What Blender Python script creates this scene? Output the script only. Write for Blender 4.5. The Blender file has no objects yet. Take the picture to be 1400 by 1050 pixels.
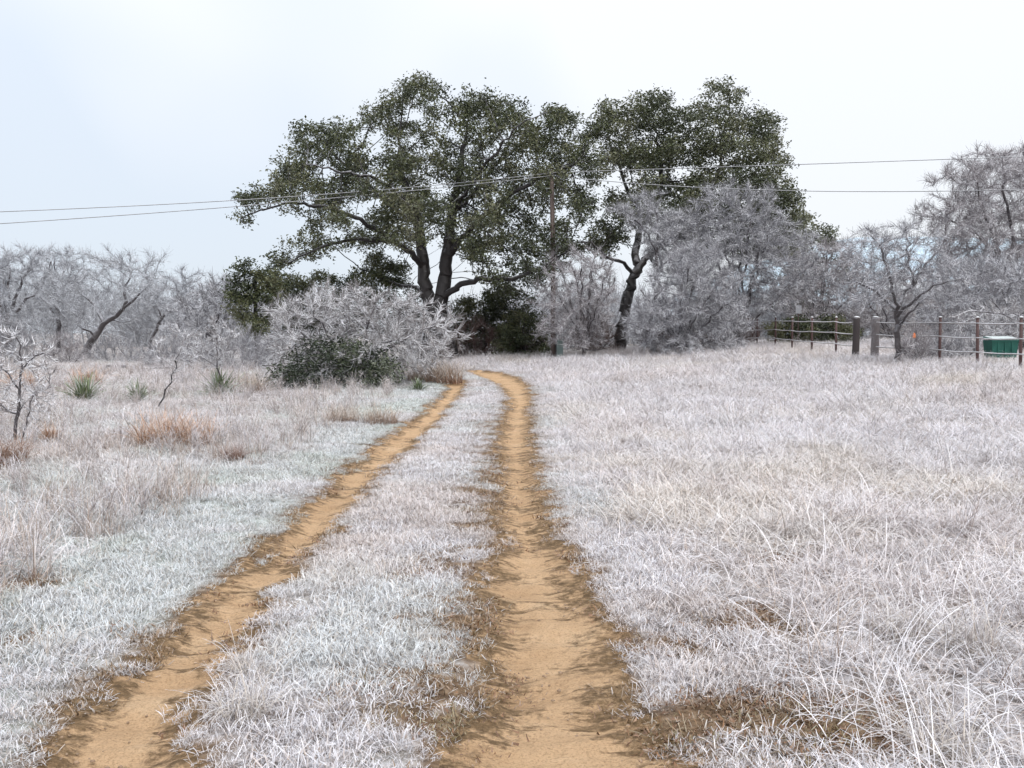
import bpy, math, random, mathutils.kdtree
import numpy as np

# ------------------------------------------------------------------ camera, sky, sun
scene = bpy.context.scene
COL = scene.collection
F, CX, CY, HY = 1360.0, 700.0, 525.0, 455.0          # focal length in photo pixels, picture centre, horizon row
EYE = 1.6
PITCH = math.atan((CY - HY) / F)
cam_d = bpy.data.cameras.new('camera')
cam_d.sensor_width = 36.0
cam_d.lens = 36.0 * F / 1400.0
cam_d.clip_start, cam_d.clip_end = 0.05, 6000
cam = bpy.data.objects.new('camera', cam_d)
cam.location = (0, 0, EYE)
cam.rotation_euler = (math.pi / 2 - PITCH, 0, 0)
COL.objects.link(cam)
scene.camera = cam

SUN_EL, SUN_AZ = math.radians(52), math.radians(150)
world = bpy.data.worlds.new('World')
scene.world = world
world.use_nodes = True
wn, wl = world.node_tree.nodes, world.node_tree.links
wn.clear()
w_out = wn.new('ShaderNodeOutputWorld')
w_bg = wn.new('ShaderNodeBackground')
w_sky = wn.new('ShaderNodeTexSky')
w_sky.sky_type = 'NISHITA'
w_sky.sun_disc = False
w_sky.sun_elevation, w_sky.sun_rotation = SUN_EL, SUN_AZ
w_sc = wn.new('ShaderNodeVectorMath'); w_sc.operation = 'SCALE'; w_sc.inputs['Scale'].default_value = 0.10
w_tc = wn.new('ShaderNodeTexCoord')
w_no = wn.new('ShaderNodeTexNoise'); w_no.inputs['Scale'].default_value = 1.7
w_no.inputs['Detail'].default_value = 3.0; w_no.inputs['Roughness'].default_value = 0.45
w_rm = wn.new('ShaderNodeValToRGB')
w_rm.color_ramp.elements[0].position = 0.34; w_rm.color_ramp.elements[0].color = (0.62, 0.68, 0.76, 1)
w_rm.color_ramp.elements[1].position = 0.50; w_rm.color_ramp.elements[1].color = (0.765, 0.785, 0.82, 1)
w_sep = wn.new('ShaderNodeSeparateXYZ')
w_el = wn.new('ShaderNodeMapRange')                     # an overcast sky is brighter overhead than at the horizon
w_el.inputs['From Min'].default_value = 0.0; w_el.inputs['From Max'].default_value = 1.0
w_el.inputs['To Min'].default_value = 0.96; w_el.inputs['To Max'].default_value = 1.45
w_mul = wn.new('ShaderNodeVectorMath'); w_mul.operation = 'SCALE'
w_mix = wn.new('ShaderNodeMix'); w_mix.data_type = 'RGBA'; w_mix.inputs['Factor'].default_value = 0.9
w_mp = wn.new('ShaderNodeMapping'); w_mp.inputs['Location'].default_value = (6.8, 3.6, 9.2)
wl.new(w_tc.outputs['Generated'], w_mp.inputs[0]); wl.new(w_mp.outputs[0], w_no.inputs['Vector'])
wl.new(w_tc.outputs['Generated'], w_sep.inputs[0])
wl.new(w_sep.outputs['Z'], w_el.inputs['Value'])
wl.new(w_no.outputs['Fac'], w_rm.inputs['Fac'])
wl.new(w_rm.outputs['Color'], w_mul.inputs[0])
wl.new(w_el.outputs['Result'], w_mul.inputs['Scale'])
wl.new(w_sky.outputs['Color'], w_sc.inputs[0])
wl.new(w_sc.outputs[0], w_mix.inputs['A'])
wl.new(w_mul.outputs[0], w_mix.inputs['B'])
wl.new(w_mix.outputs['Result'], w_bg.inputs['Color'])
wl.new(w_bg.outputs[0], w_out.inputs[0])

sun_d = bpy.data.lights.new('sun', 'SUN')
sun_d.energy = 1.4
sun_d.angle = math.radians(30)
sun_d.color = (1.0, 0.96, 0.9)
sun = bpy.data.objects.new('sun', sun_d)
sun.rotation_euler = (math.pi / 2 - SUN_EL, 0, math.pi - SUN_AZ)
COL.objects.link(sun)

scene.view_settings.view_transform = 'Standard'
scene.view_settings.look = 'None'
scene.view_settings.gamma = 1.0
scene.view_settings.exposure = 0.34
scene.view_settings.use_curve_mapping = False
scene.render.engine = 'CYCLES'
scene.cycles.max_bounces = 6
scene.cycles.diffuse_bounces = 3
scene.cycles.glossy_bounces = 2
scene.cycles.transmission_bounces = 2
scene.cycles.use_adaptive_sampling = True
scene.cycles.adaptive_threshold = 0.035
scene.cycles.caustics_reflective = False
scene.cycles.caustics_refractive = False

# ------------------------------------------------------------------ helpers: noise, pixels, ground
rng = np.random.default_rng(7)
_T = np.random.default_rng(99).random((256, 256))

def vnoise(x, y):
    x = np.asarray(x, float); y = np.asarray(y, float)
    xi = np.floor(x).astype(int); yi = np.floor(y).astype(int)
    fx = x - xi; fy = y - yi
    fx = fx * fx * (3 - 2 * fx); fy = fy * fy * (3 - 2 * fy)
    a = _T[xi & 255, yi & 255]; b = _T[(xi + 1) & 255, yi & 255]
    c = _T[xi & 255, (yi + 1) & 255]; d = _T[(xi + 1) & 255, (yi + 1) & 255]
    return (a * (1 - fx) + b * fx) * (1 - fy) + (c * (1 - fx) + d * fx) * fy

def fbm(x, y, s=1.0, o=4):                              # 0..1, mean about 0.5
    v = 0; a = 0.5; t = 0
    for k in range(o):
        v = v + a * vnoise(np.asarray(x) * s + 17.3 * k, np.asarray(y) * s + 5.1 * k)
        t += a; a *= 0.5; s *= 2.03
    return v / t

def sstep(a, b, x):
    t = np.clip((x - a) / (b - a), 0, 1)
    return t * t * (3 - 2 * t)

def at(u, v, Y):                                        # photo pixel seen at depth Y -> point of the place
    u = np.asarray(u, float); v = np.asarray(v, float)
    dx = (u - CX) / F; up = (CY - v) / F
    dy = math.cos(PITCH) + up * math.sin(PITCH); dz = -math.sin(PITCH) + up * math.cos(PITCH)
    k = Y / dy
    return np.stack([dx * k, np.broadcast_to(Y, np.shape(dx * k)) + 0.0 * dx, EYE + dz * k], -1)

_cp = []
for yy in (-20, -8, 0, 6, 12):
    for xx in (-30, -18, -8, 0, 8, 18, 30): _cp.append((xx, yy, 0.0))
for xx in (-30, -18, -9, -3): _cp += [(xx, 20, 0.0), (xx, 28, 0.0), (xx, 38, 0.06)]
_cp += [(3, 20, 0.02), (10, 18, 0.32), (16, 18, 0.4), (24, 18, 0.45), (7, 26, 0.3), (3, 28, 0.06), (0, 36, 0.05)]
for (u, v, D) in [(115, 485, 65), (300, 488, 65), (600, 495, 48), (655, 507, 40), (757, 485, 45), (850, 482, 46),
                  (950, 475, 48), (1035, 470, 50), (1060, 473, 46), (1083, 474, 42.5), (1110, 478, 39.5), (1143, 480, 37),
                  (1170, 487, 34.5), (1196, 489, 32.7), (1285, 493, 29.5), (1337, 498, 27.7), (1396, 503, 26),
                  (1360, 489, 40), (880, 500, 34), (800, 512, 34), (1000, 500, 33), (700, 488, 55), (500, 492, 60)]:
    p = at(u, v, D); _cp.append((float(p[0]), D, float(p[2])))
for (xx, yy, zz) in [(-60, 90, 0.2), (-30, 90, 0.2), (0, 85, 0.5), (20, 70, 1.1), (45, 90, 1.1), (35, 50, 0.8), (30, 30, 0.75), (-45, 50, 0.1), (-45, 30, 0.0)]:
    _cp.append((xx, yy, zz))
_cp = np.array(_cp)

def gz0(x, y):
    x = np.asarray(x, float); y = np.asarray(y, float)
    num = np.zeros(np.broadcast(x, y).shape); den = num + 1e-9
    for (a, b, c) in _cp:
        s = 4.5 if b < 60 else 11.0
        w = np.exp(-((x - a) ** 2 + (y - b) ** 2) / (2 * s * s)) + 1e-4 / (1 + ((x - a) ** 2 + (y - b) ** 2) / 100.0)
        num = num + w * c; den = den + w
    return num / den

def hit(u, v):                                          # photo pixel -> point of the ground
    d = 1.0
    for k in range(60):
        p = at(u, v, d)
        g = float(gz0(p[0], d))
        sl = (p[2] - EYE) / d
        nd = (g - EYE) / sl if sl < -1e-4 else 60
        d = 0.5 * d + 0.5 * min(max(nd, 1.0), 62)
    return float(at(u, v, d)[0]), d

def edges(rows):
    o = []
    for (v, ul, ur) in rows:
        xl, d = hit(ul, v); xr, d2 = hit(ur, v)
        o.append(((d + d2) / 2, xl, xr))
    o.sort()
    return np.array(o)

TL = edges([(1110, -80, 215), (1050, 35, 250), (1000, 65, 268), (950, 108, 278), (905, 185, 302), (864, 245, 330), (807, 300, 372),
            (760, 358, 412), (700, 408, 470), (650, 464, 516), (600, 524, 570), (570, 572, 604), (540, 602, 628), (524, 614, 636), (519, 622, 634)])
TR = edges([(1110, 590, 1010), (1050, 612, 965), (1000, 618, 925), (950, 628, 888), (900, 634, 862), (850, 642, 846), (800, 650, 815), (750, 660, 786), (700, 664, 762),
            (650, 664, 750), (600, 668, 738), (570, 681, 735), (545, 689, 735), (528, 681, 731), (517, 661, 716), (510, 641, 688), (506, 634, 664)])

def track_sd(E, x, y):                                  # signed distance to a wheel track's edge, positive inside
    xl = np.interp(y, E[:, 0], E[:, 1]); xr = np.interp(y, E[:, 0], E[:, 2])
    s0 = np.minimum(x - xl, xr - x)
    s = s0 + (np.where(y > 7, -0.06, -0.02) if E is TR else 0.05)
    s = np.minimum(s, (E[-1, 0] - y) * 0.7)
    near = y < E[0, 0]
    return np.where(near, np.minimum(np.minimum(x - (E[0, 1] - (E[0, 0] - y) * 0.25), (E[0, 2] + (E[0, 0] - y) * 0.02) - x), 0.6), s)

def rag(x, y):
    return (fbm(x, y, 2.6, 4) - 0.5) * 0.34 + (fbm(x + 40, y * 1.6, 9.0, 2) - 0.5) * 0.12

BARE = [(hit(1090, 768), 0.28), (hit(1035, 858), 0.35), (hit(1120, 1000), 0.45), (hit(1050, 985), 0.35), (hit(985, 985), 0.35), (hit(945, 880), 0.2), (hit(30, 800), 0.22), (hit(15, 880), 0.18)]

def bare(x, y):
    b = np.zeros(np.broadcast(x, y).shape)
    for ((a, d), r) in BARE:
        r = r * 1.35
        b = np.maximum(b, 1 - np.hypot((x - a), (y - d)) / r)
    return np.clip(b * 1.6 + (fbm(x, y, 5.0, 3) - 0.55) * 1.2 * (b > 0), 0, 1)

def gz(x, y):
    x = np.asarray(x, float); y = np.asarray(y, float)
    z = gz0(x, y)
    s = np.maximum(track_sd(TL, x, y), track_sd(TR, x, y))
    z = z - 0.07 * sstep(-0.12, 0.30, s)
    near = np.exp(-np.maximum(y, 0) / 60)
    z = z + (fbm(x, y, 0.45, 4) - 0.5) * 0.12 * near + (fbm(x, y, 3.1, 3) - 0.5) * 0.04 * near
    return z

# ------------------------------------------------------------------ helpers: meshes, objects, materials
def mesh(name, V, Fc, mat=None, smooth=False, col=None):
    V = np.asarray(V, np.float32); Fc = np.asarray(Fc, np.int32)
    me = bpy.data.meshes.new(name)
    n, k = Fc.shape
    me.vertices.add(len(V)); me.loops.add(n * k); me.polygons.add(n)
    me.vertices.foreach_set('co', V.ravel())
    me.loops.foreach_set('vertex_index', Fc.ravel())
    me.polygons.foreach_set('loop_start', np.arange(0, n * k, k, dtype=np.int32))
    me.polygons.foreach_set('use_smooth', np.full(n, smooth))
    me.update(calc_edges=True)
    if col is not None:
        at_ = me.color_attributes.new('Col', 'FLOAT_COLOR', 'POINT')
        c = np.ones((len(V), 4), np.float32); c[:, :3] = col
        at_.data.foreach_set('color', c.ravel())
    if mat: me.materials.append(mat)
    return me

def obj(name, me, parent=None, loc=None):
    o = bpy.data.objects.new(name, me)
    COL.objects.link(o)
    if parent is not None: o.parent = parent
    if loc is not None: o.location = loc
    return o

def tag(o, label=None, cat=None, group=None, kind=None):
    if label: o['label'] = label
    if cat: o['category'] = cat
    if group: o['group'] = group
    if kind: o['kind'] = kind
    return o

def thing(name, loc, label, cat, group=None):
    o = bpy.data.objects.new(name, None)
    o.empty_display_size = 0.2
    COL.objects.link(o)
    o.location = [float(t) for t in loc]
    return tag(o, label, cat, group)

class MB:                                               # collects quads and triangles (as quads) of one mesh
    def __init__(s): s.v = []; s.f = []
    def add(s, V, Fc):
        n = len(s.v); s.v += [tuple(map(float, p)) for p in V]; s.f += [tuple(i + n for i in q) for q in Fc]
    def box(s, c, d, rz=0.0, bev=0.0):
        cx, cy, cz = c; a, b, h = d[0] / 2, d[1] / 2, d[2] / 2
        e = bev
        P = []
        for (z, k) in ((-h, e), (-h + e, 0), (h - e, 0), (h, e)) if e else ((-h, 0), (h, 0)):
            for (i, j) in ((-1, -1), (1, -1), (1, 1), (-1, 1)):
                x, y = i * (a - k), j * (b - k)
                P.append((cx + x * math.cos(rz) - y * math.sin(rz), cy + x * math.sin(rz) + y * math.cos(rz), cz + z))
        L = len(P) // 4
        Q = [(3, 2, 1, 0), tuple(4 * (L - 1) + i for i in range(4))]
        for l in range(L - 1):
            for i in range(4):
                Q.append((4 * l + i, 4 * l + (i + 1) % 4, 4 * l + 4 + (i + 1) % 4, 4 * l + 4 + i))
        s.add(P, Q)
    def tube(s, pts, rad, k=8, cap=True):
        pts = np.asarray(pts, float); n = len(pts)
        rad = np.full(n, rad) if np.isscalar(rad) else np.asarray(rad)
        T = np.gradient(pts, axis=0); T /= np.linalg.norm(T, axis=1)[:, None] + 1e-9
        ref = np.array([0.31, 0.2, 0.93]) if abs(T[0][2]) < 0.8 else np.array([0.9, 0.3, 0.1])
        A = np.cross(T, ref); A /= np.linalg.norm(A, axis=1)[:, None] + 1e-9
        B = np.cross(T, A)
        P = []; Q = []
        for i in range(n):
            for j in range(k):
                t = 2 * math.pi * j / k
                P.append(pts[i] + rad[i] * (math.cos(t) * A[i] + math.sin(t) * B[i]))
        for i in range(n - 1):
            for j in range(k):
                Q.append((i * k + j, i * k + k + j, i * k + k + (j + 1) % k, i * k + (j + 1) % k))
        if cap:
            P += [pts[0], pts[-1]]
            for j in range(0, k, 2):
                Q.append((len(P) - 2, j % k, (j + 1) % k, (j + 2) % k))
                Q.append((len(P) - 1, (n - 1) * k + (j + 2) % k, (n - 1) * k + (j + 1) % k, (n - 1) * k + j))
        s.add(P, Q)
    def build(s, name, mat, parent=None, smooth=False, loc=None):
        return obj(name, mesh(name, s.v, s.f, mat, smooth), parent, loc)

class NT:                                               # small node-tree builder
    def __init__(s, name):
        s.m = bpy.data.materials.new(name); s.m.use_nodes = True
        s.n, s.l = s.m.node_tree.nodes, s.m.node_tree.links
        s.b = s.n['Principled BSDF']
    def put(s, sock, v):
        if hasattr(v, 'is_linked'): s.l.new(v, sock)
        elif isinstance(v, (tuple, list)) and len(v) == 3 and sock.type == 'RGBA': sock.default_value = (*v, 1)
        else: sock.default_value = v
    def noise(s, scale, detail=4, rough=0.55, vec=None, obj_space=False):
        n = s.n.new('ShaderNodeTexNoise')
        n.inputs['Scale'].default_value = scale; n.inputs['Detail'].default_value = detail; n.inputs['Roughness'].default_value = rough
        if vec is None:
            t = s.n.new('ShaderNodeTexCoord'); vec = t.outputs['Object']
        s.l.new(vec, n.inputs['Vector'])
        return n.outputs['Fac']
    def stretch(s, sx, sy, sz):
        t = s.n.new('ShaderNodeTexCoord'); m = s.n.new('ShaderNodeMapping')
        m.inputs['Scale'].default_value = (sx, sy, sz); s.l.new(t.outputs['Object'], m.inputs[0])
        return m.outputs[0]
    def ramp(s, fac, *stops):
        r = s.n.new('ShaderNodeValToRGB'); e = r.color_ramp.elements
        while len(e) < len(stops): e.new(0.5)
        for i, (p, c) in enumerate(stops):
            e[i].position = p; e[i].color = (c, c, c, 1) if isinstance(c, (int, float)) else (*c, 1)
        s.put(r.inputs[0], fac)
        return r.outputs[0]
    def mix(s, f, a, b, mode='MIX'):
        m = s.n.new('ShaderNodeMix'); m.data_type = 'RGBA'; m.blend_type = mode
        s.put(m.inputs['Factor'], f); s.put(m.inputs['A'], a); s.put(m.inputs['B'], b)
        return m.outputs['Result']
    def math(s, op, a, b=0.0, clamp=False):
        m = s.n.new('ShaderNodeMath'); m.operation = op; m.use_clamp = clamp
        s.put(m.inputs[0], a); s.put(m.inputs[1], b)
        return m.outputs[0]
    def attr(s, name, typ='GEOMETRY', out='Color'):
        a = s.n.new('ShaderNodeAttribute'); a.attribute_name = name; a.attribute_type = typ
        return a.outputs[out]
    def nz(s):
        g = s.n.new('ShaderNodeNewGeometry'); x = s.n.new('ShaderNodeSeparateXYZ')
        s.l.new(g.outputs['Normal'], x.inputs[0])
        return x.outputs['Z']
    def bump(s, h, strength=0.5, dist=0.02):
        b = s.n.new('ShaderNodeBump'); b.inputs['Strength'].default_value = strength; b.inputs['Distance'].default_value = dist
        s.put(b.inputs['Height'], h); s.l.new(b.outputs[0], s.b.inputs['Normal'])
    def done(s, color, rough=0.7, spec=0.3, metal=0.0):
        s.put(s.b.inputs['Base Color'], color); s.put(s.b.inputs['Roughness'], rough)
        s.b.inputs['Specular IOR Level'].default_value = spec; s.put(s.b.inputs['Metallic'], metal)
        return s.m

def frosted(name, body, ice=(0.66, 0.66, 0.71), lo=0.05, hi=0.75, rough=0.45, nscale=3.0, spec=0.4, most=0.85):
    t = NT(name)                                        # ice settles on whatever faces up, in uneven patches
    f = t.math('ADD', t.nz(), t.math('MULTIPLY', t.math('SUBTRACT', t.noise(nscale), 0.5), 1.1))
    f = t.math('MULTIPLY', t.ramp(f, (lo, 0.0), (hi, 1.0)), most)
    var = t.noise(nscale * 4)
    c = t.mix(var, tuple(0.65 * q for q in body), tuple(1.3 * q for q in body))
    return t.done(t.mix(f, c, ice), rough, spec)

M = {}
M['bark'] = frosted('oak_bark', (0.038, 0.033, 0.033), lo=0.45, hi=1.2, most=0.6, nscale=5)
M['bark_bare'] = frosted('bare_bark', (0.085, 0.075, 0.078), lo=0.2, hi=1.0, most=0.8, nscale=4)
M['twig_grey'] = frosted('iced_twig_grey', (0.28, 0.275, 0.29), ice=(0.80, 0.80, 0.85), lo=-0.5, hi=0.75, nscale=1.1)
M['twig_lilac'] = frosted('iced_twig_lilac', (0.29, 0.268, 0.275), ice=(0.79, 0.77, 0.81), lo=-0.5, hi=0.8, nscale=1.1)
M['twig_far'] = frosted('hazy_iced_twig_far', (0.34, 0.345, 0.365), ice=(0.78, 0.80, 0.86), lo=-0.4, hi=0.9, nscale=0.7)  # frost colour made paler and bluer to stand in for haze
M['twig_white'] = frosted('glazed_twig', (0.30, 0.28, 0.28), ice=(0.88, 0.88, 0.92), lo=-0.5, hi=0.5, nscale=3, rough=0.3)
M['twig_brown'] = frosted('brush_twig', (0.12, 0.075, 0.062), ice=(0.45, 0.42, 0.44), lo=0.1, hi=1.1, nscale=1.5)

def leafmat(name, rough=0.4, ice=(0.45, 0.49, 0.46), most=0.32, lo=0.3):
    t = NT(name)
    f = t.math('ADD', t.nz(), t.math('MULTIPLY', t.math('SUBTRACT', t.noise(0.9), 0.5), 1.4))
    f = t.math('MULTIPLY', t.ramp(f, (lo, 0.0), (1.2, 1.0)), most)
    return t.done(t.mix(f, t.attr('Col'), ice), rough, 0.45)
M['oak_leaf'] = leafmat('oak_leaf')
M['juniper_leaf'] = leafmat('juniper_leaf', 0.5, most=0.3)
M['blade'] = None
t = NT('iced_blade')
M['blade'] = t.done(t.mix(1.0, t.attr('Col'), t.attr('tint', 'INSTANCER'), 'MULTIPLY'), 0.35, 0.45)
t = NT('clump_blade')
M['clump_blade'] = t.done(t.attr('Col'), 0.5, 0.35)

# ground under the grass
t = NT('frosted_ground')
mud = t.attr('mud', out='Fac'); gr = t.attr('green', out='Fac')
n1 = t.noise(1.3, 5); n2 = t.noise(9, 5, 0.65); n3 = t.noise(0.25, 3)
frost = t.ramp(n2, (0.32, (0.13, 0.10, 0.08)), (0.52, (0.36, 0.33, 0.32)), (0.68, (0.62, 0.61, 0.64)))  # dark stops: brown soil, deepened to paint shade into the grass gaps
tan = t.ramp(n2, (0.3, (0.18, 0.13, 0.09)), (0.6, (0.46, 0.40, 0.36)))
c = t.mix(t.ramp(n1, (0.48, 0.0), (0.66, 0.6)), frost, tan)
c = t.mix(t.math('MULTIPLY', gr, 0.55), c, t.ramp(n2, (0.3, (0.22, 0.27, 0.22)), (0.6, (0.52, 0.60, 0.58))))
soil = t.ramp(n2, (0.3, (0.075, 0.045, 0.026)), (0.5, (0.17, 0.11, 0.065)), (0.68, (0.34, 0.25, 0.17)))
c = t.mix(mud, c, soil)
t.bump(n2, 0.9, 0.04)
M['ground'] = t.done(c, 0.8, 0.2)

# bare soil of the wheel tracks
t = NT('track_soil')
mud = t.attr('mud', out='Fac')
st = t.stretch(0.85, 1.2, 1.0)
n1 = t.noise(2.2, 6, 0.62, st); n2 = t.noise(26, 5, 0.6); n3 = t.noise(14, 6, 0.72, st); n4 = t.noise(90, 3)
sand = t.ramp(n1, (0.3, (0.52, 0.335, 0.19)), (0.55, (0.66, 0.445, 0.265)), (0.72, (0.71, 0.51, 0.325)))
sand = t.mix(t.ramp(n4, (0.35, 0.5), (0.5, 0.0)), sand, (0.33, 0.20, 0.105))
dark = t.ramp(n2, (0.3, (0.09, 0.056, 0.030)), (0.52, (0.20, 0.13, 0.068)), (0.68, (0.38, 0.25, 0.14)))
f = t.math('ADD', mud, t.math('MULTIPLY', t.math('SUBTRACT', n3, 0.55), 2.4))
f = t.math('ADD', f, t.math('MULTIPLY', t.math('SUBTRACT', n1, 0.5), 1.3))
n5 = t.noise(3.2, 6, 0.68, t.stretch(0.45, 3.4, 1.0))    # darker streaks stretched across the track
f = t.math('ADD', f, t.math('MULTIPLY', t.ramp(n5, (0.55, 0.0), (0.66, 1.0)), 0.55))
f = t.ramp(f, (0.46, 0.0), (0.86, 0.94))
t.bump(t.math('ADD', n3, t.math('MULTIPLY', n2, 0.7)), 1.0, 0.045)
M['track'] = t.done(t.mix(f, sand, dark), 0.85, 0.2)

# ------------------------------------------------------------------ the ground and the two wheel tracks
ys = list(np.linspace(-14, 2.4, 14))
y = 2.4
while y < 70: y += max(0.035, 0.0105 * y); ys.append(y)
while y < 2500: y *= 1.09; ys.append(y)
ys = np.array(ys); NX = 480
sx = np.linspace(-1, 1, NX)
hw = np.where(ys < 3, 9.0, 9.0 + 0.72 * (ys - 3) + 0.4 * np.maximum(ys - 70, 0))
GX = hw[:, None] * (0.55 * sx + 0.45 * sx ** 3)[None, :]
GY = np.repeat(ys[:, None], NX, 1)
SL = track_sd(TL, GX, GY); SR = track_sd(TR, GX, GY)
RG = rag(GX, GY)
# the right-hand track frays far into the middle strip
fray = sstep(0.50, 0.60, fbm(GX * 0.8, GY * 2.2, 2.4, 3)) * sstep(-0.75, -0.1, SR) * (GX < np.interp(GY, TR[:, 0], (TR[:, 1] + TR[:, 2]) / 2)) * (GY < 20)
SLr, SRr = SL + RG, np.maximum(SR + RG, 0)
SRr = np.where(SR + RG > 0, SR + RG, SR + RG)
GZ = gz(GX, GY)
inside = np.maximum(SLr, SRr)
GZ = GZ + np.where(inside > 0, ((fbm(GX, GY, 6.0, 3) - 0.5) * 0.06 + (fbm(GX * 0.9, GY * 3.2, 2.2, 3) - 0.5) * 0.07) * np.exp(-GY / 30) * sstep(0, 0.1, inside), 0)
mudv = np.where(inside > 0, 1 - sstep(0.0, np.where(SRr > SLr, 0.58, 0.42), inside), sstep(-0.16, -0.01, inside))
mudv = np.maximum(mudv, np.where(inside <= 0, np.maximum(fray, bare(GX, GY)), 0))
right_side = GX > np.interp(GY, TR[:, 0], (TR[:, 1] + TR[:, 2]) / 2)
left_side = GX < np.interp(GY, TL[:, 0], (TL[:, 1] + TL[:, 2]) / 2)
green = np.where(left_side, sstep(0.35, 0.6, fbm(GX, GY, 0.6, 3)) * (1 - sstep(0.6, 2.6, -SL)), 0.25 * sstep(0.5, 0.6, fbm(GX, GY, 0.8, 3)) * ~right_side)
NR = len(ys)
idx = np.arange(NR * NX).reshape(NR, NX)
Q = np.stack([idx[:-1, :-1], idx[:-1, 1:], idx[1:, 1:], idx[1:, :-1]], -1).reshape(-1, 4)
V = np.stack([GX, GY, GZ], -1).reshape(-1, 3)
lf = (SLr > SRr).reshape(-1)
ins = inside.reshape(-1)
fin = ins[Q].mean(1) > 0
fl = lf[Q].mean(1) > 0.5

def sheet(name, sel, mat, label):
    q = Q[sel]; u, inv = np.unique(q, return_inverse=True)
    me = mesh(name, V[u], inv.reshape(-1, 4), mat, True)
    for nm, arr in (('mud', mudv), ('green', green)):
        a = me.attributes.new(nm, 'FLOAT', 'POINT'); a.data.foreach_set('value', arr.reshape(-1)[u].astype(np.float32))
    return tag(obj(name, me), label, kind='structure')
sheet('ground', ~fin, M['ground'], 'frosted pasture ground on both sides of the track')
sheet('dirt_track', fin & fl, M['track'], 'narrow orange dirt wheel track on the left')
sheet('dirt_track', fin & ~fl, M['track'], 'wide sandy wheel track in the middle')

# ------------------------------------------------------------------ far hills
def ridge(name, D, us, vs, mat, label, depth):
    P = []; n = len(us); prof = []
    uu = np.linspace(us[0], us[-1], 90); vv = np.interp(uu, us, vs)
    for (k, yy, sc) in ((0, D - depth, 0.0), (1, D - depth * 0.6, 0.55), (2, D - depth * 0.25, 0.9), (3, D, 1.0), (4, D + depth, 0.2)):
        pt = at(uu, vv, D)
        h = (pt[:, 2] - 0.0) * sc * (1 + 0.05 * (fbm(uu, uu * 0 + k, 0.08, 4) - 0.5))
        P.append(np.stack([pt[:, 0], np.full(90, yy), np.maximum(h, -1) - (1.5 if sc < 0.3 else 0)], -1))
    P = np.concatenate(P); i = np.arange(5 * 90).reshape(5, 90)
    q = np.stack([i[:-1, :-1], i[:-1, 1:], i[1:, 1:], i[1:, :-1]], -1).reshape(-1, 4)
    return tag(obj(name, mesh(name, P, q, mat, True)), label, kind='structure')
t = NT('hazy_iced_hillside')
M['hill'] = t.done(t.ramp(t.noise(0.05, 6, 0.7), (0.35, (0.40, 0.52, 0.62)), (0.6, (0.60, 0.72, 0.80))), 0.8, 0.2)  # frosted slope, with the blue of distance haze put into its colour
ridge('hill', 900, [850, 1000, 1150, 1260, 1400, 1700, 2100], [440, 370, 326, 324, 330, 380, 450], M['hill'], 'iced hill with pale blue haze in its colour, showing between the trees', 350)

# ------------------------------------------------------------------ trees: branches grow towards points spread through the crown
def limb_pts(limbs, D, step, r):
    """hand-placed main limbs -> nodes (position, parent, least radius)"""
    P, par, rm = [], [], []
    for li, (pts, ra, rb) in enumerate(limbs):
        w = np.array([at(p[0], p[1], D + (p[2] if len(p) > 2 else 0.0)) for p in pts])
        seg = np.linalg.norm(np.diff(w, axis=0), axis=1); L = np.concatenate([[0], np.cumsum(seg)])
        n = max(2, int(L[-1] / step) + 1); tt = np.linspace(0, L[-1], n)
        q = np.stack([np.interp(tt, L, w[:, k]) for k in range(3)], -1)
        q[1:] += r.normal(0, step * 0.17, (n - 1, 3)) * np.array([1, 1, 0.7])
        rr = np.linspace(ra, rb, n)
        if li == 0: prev = -1; s = 0
        else: prev = int(np.argmin(np.linalg.norm(np.array(P) - q[0], axis=1))); s = 1
        for k in range(s, n):
            P.append(q[k]); par.append(prev); rm.append(rr[k]); prev = len(P) - 1
    return P, par, rm

def colonize(P, par, A, step, kill, r, infl=4.0, iters=140, maxn=12000, droop=0.0):
    P = list(P); par = list(par); nch = np.zeros(maxn + 2000, int)
    N = np.zeros((maxn + 2000, 3)); N[:len(P)] = P; n = len(P)
    A = np.asarray(A); 
    d = np.full(len(A), 1e9); nn = np.zeros(len(A), int)
    def upd(a, b):
        nonlocal d, nn
        for s in range(a, b, 400):
            e = min(b, s + 400)
            dd = np.linalg.norm(A[:, None, :] - N[None, s:e, :], axis=2)
            j = dd.argmin(1); m = dd[np.arange(len(A)), j]
            bt = m < d; d[bt] = m[bt]; nn[bt] = j[bt] + s
    upd(0, n)
    for it in range(iters):
        keep = d > kill; A = A[keep]; d = d[keep]; nn = nn[keep]
        if len(A) == 0 or n > maxn: break
        act = d < infl
        if not act.any(): act = d <= np.quantile(d, 0.1)
        acc = np.zeros((n, 3)); vec = (A[act] - N[nn[act]]) / d[act][:, None]
        np.add.at(acc, nn[act], vec)
        ids = np.unique(nn[act]); ids = ids[nch[ids] < 4]
        if len(ids) == 0: break
        v = acc[ids]; v /= np.linalg.norm(v, axis=1)[:, None] + 1e-9
        v += r.normal(0, 0.22, v.shape); v[:, 2] -= droop
        v /= np.linalg.norm(v, axis=1)[:, None] + 1e-9
        k = len(ids); N[n:n + k] = N[ids] + v * step
        par += [int(i) for i in ids]; nch[ids] += 1
        upd(n, n + k); n += k
    return N[:n].copy(), np.array(par)

def radii(par, rm, tip, ex=2.3):
    n = len(par); a = np.zeros(n); 
    for i in range(n - 1, -1, -1):
        if a[i] == 0: a[i] = tip ** ex
        if par[i] >= 0: a[par[i]] += a[i]
    r = a ** (1 / ex)
    r[:len(rm)] = np.maximum(r[:len(rm)], rm)
    return r

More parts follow.
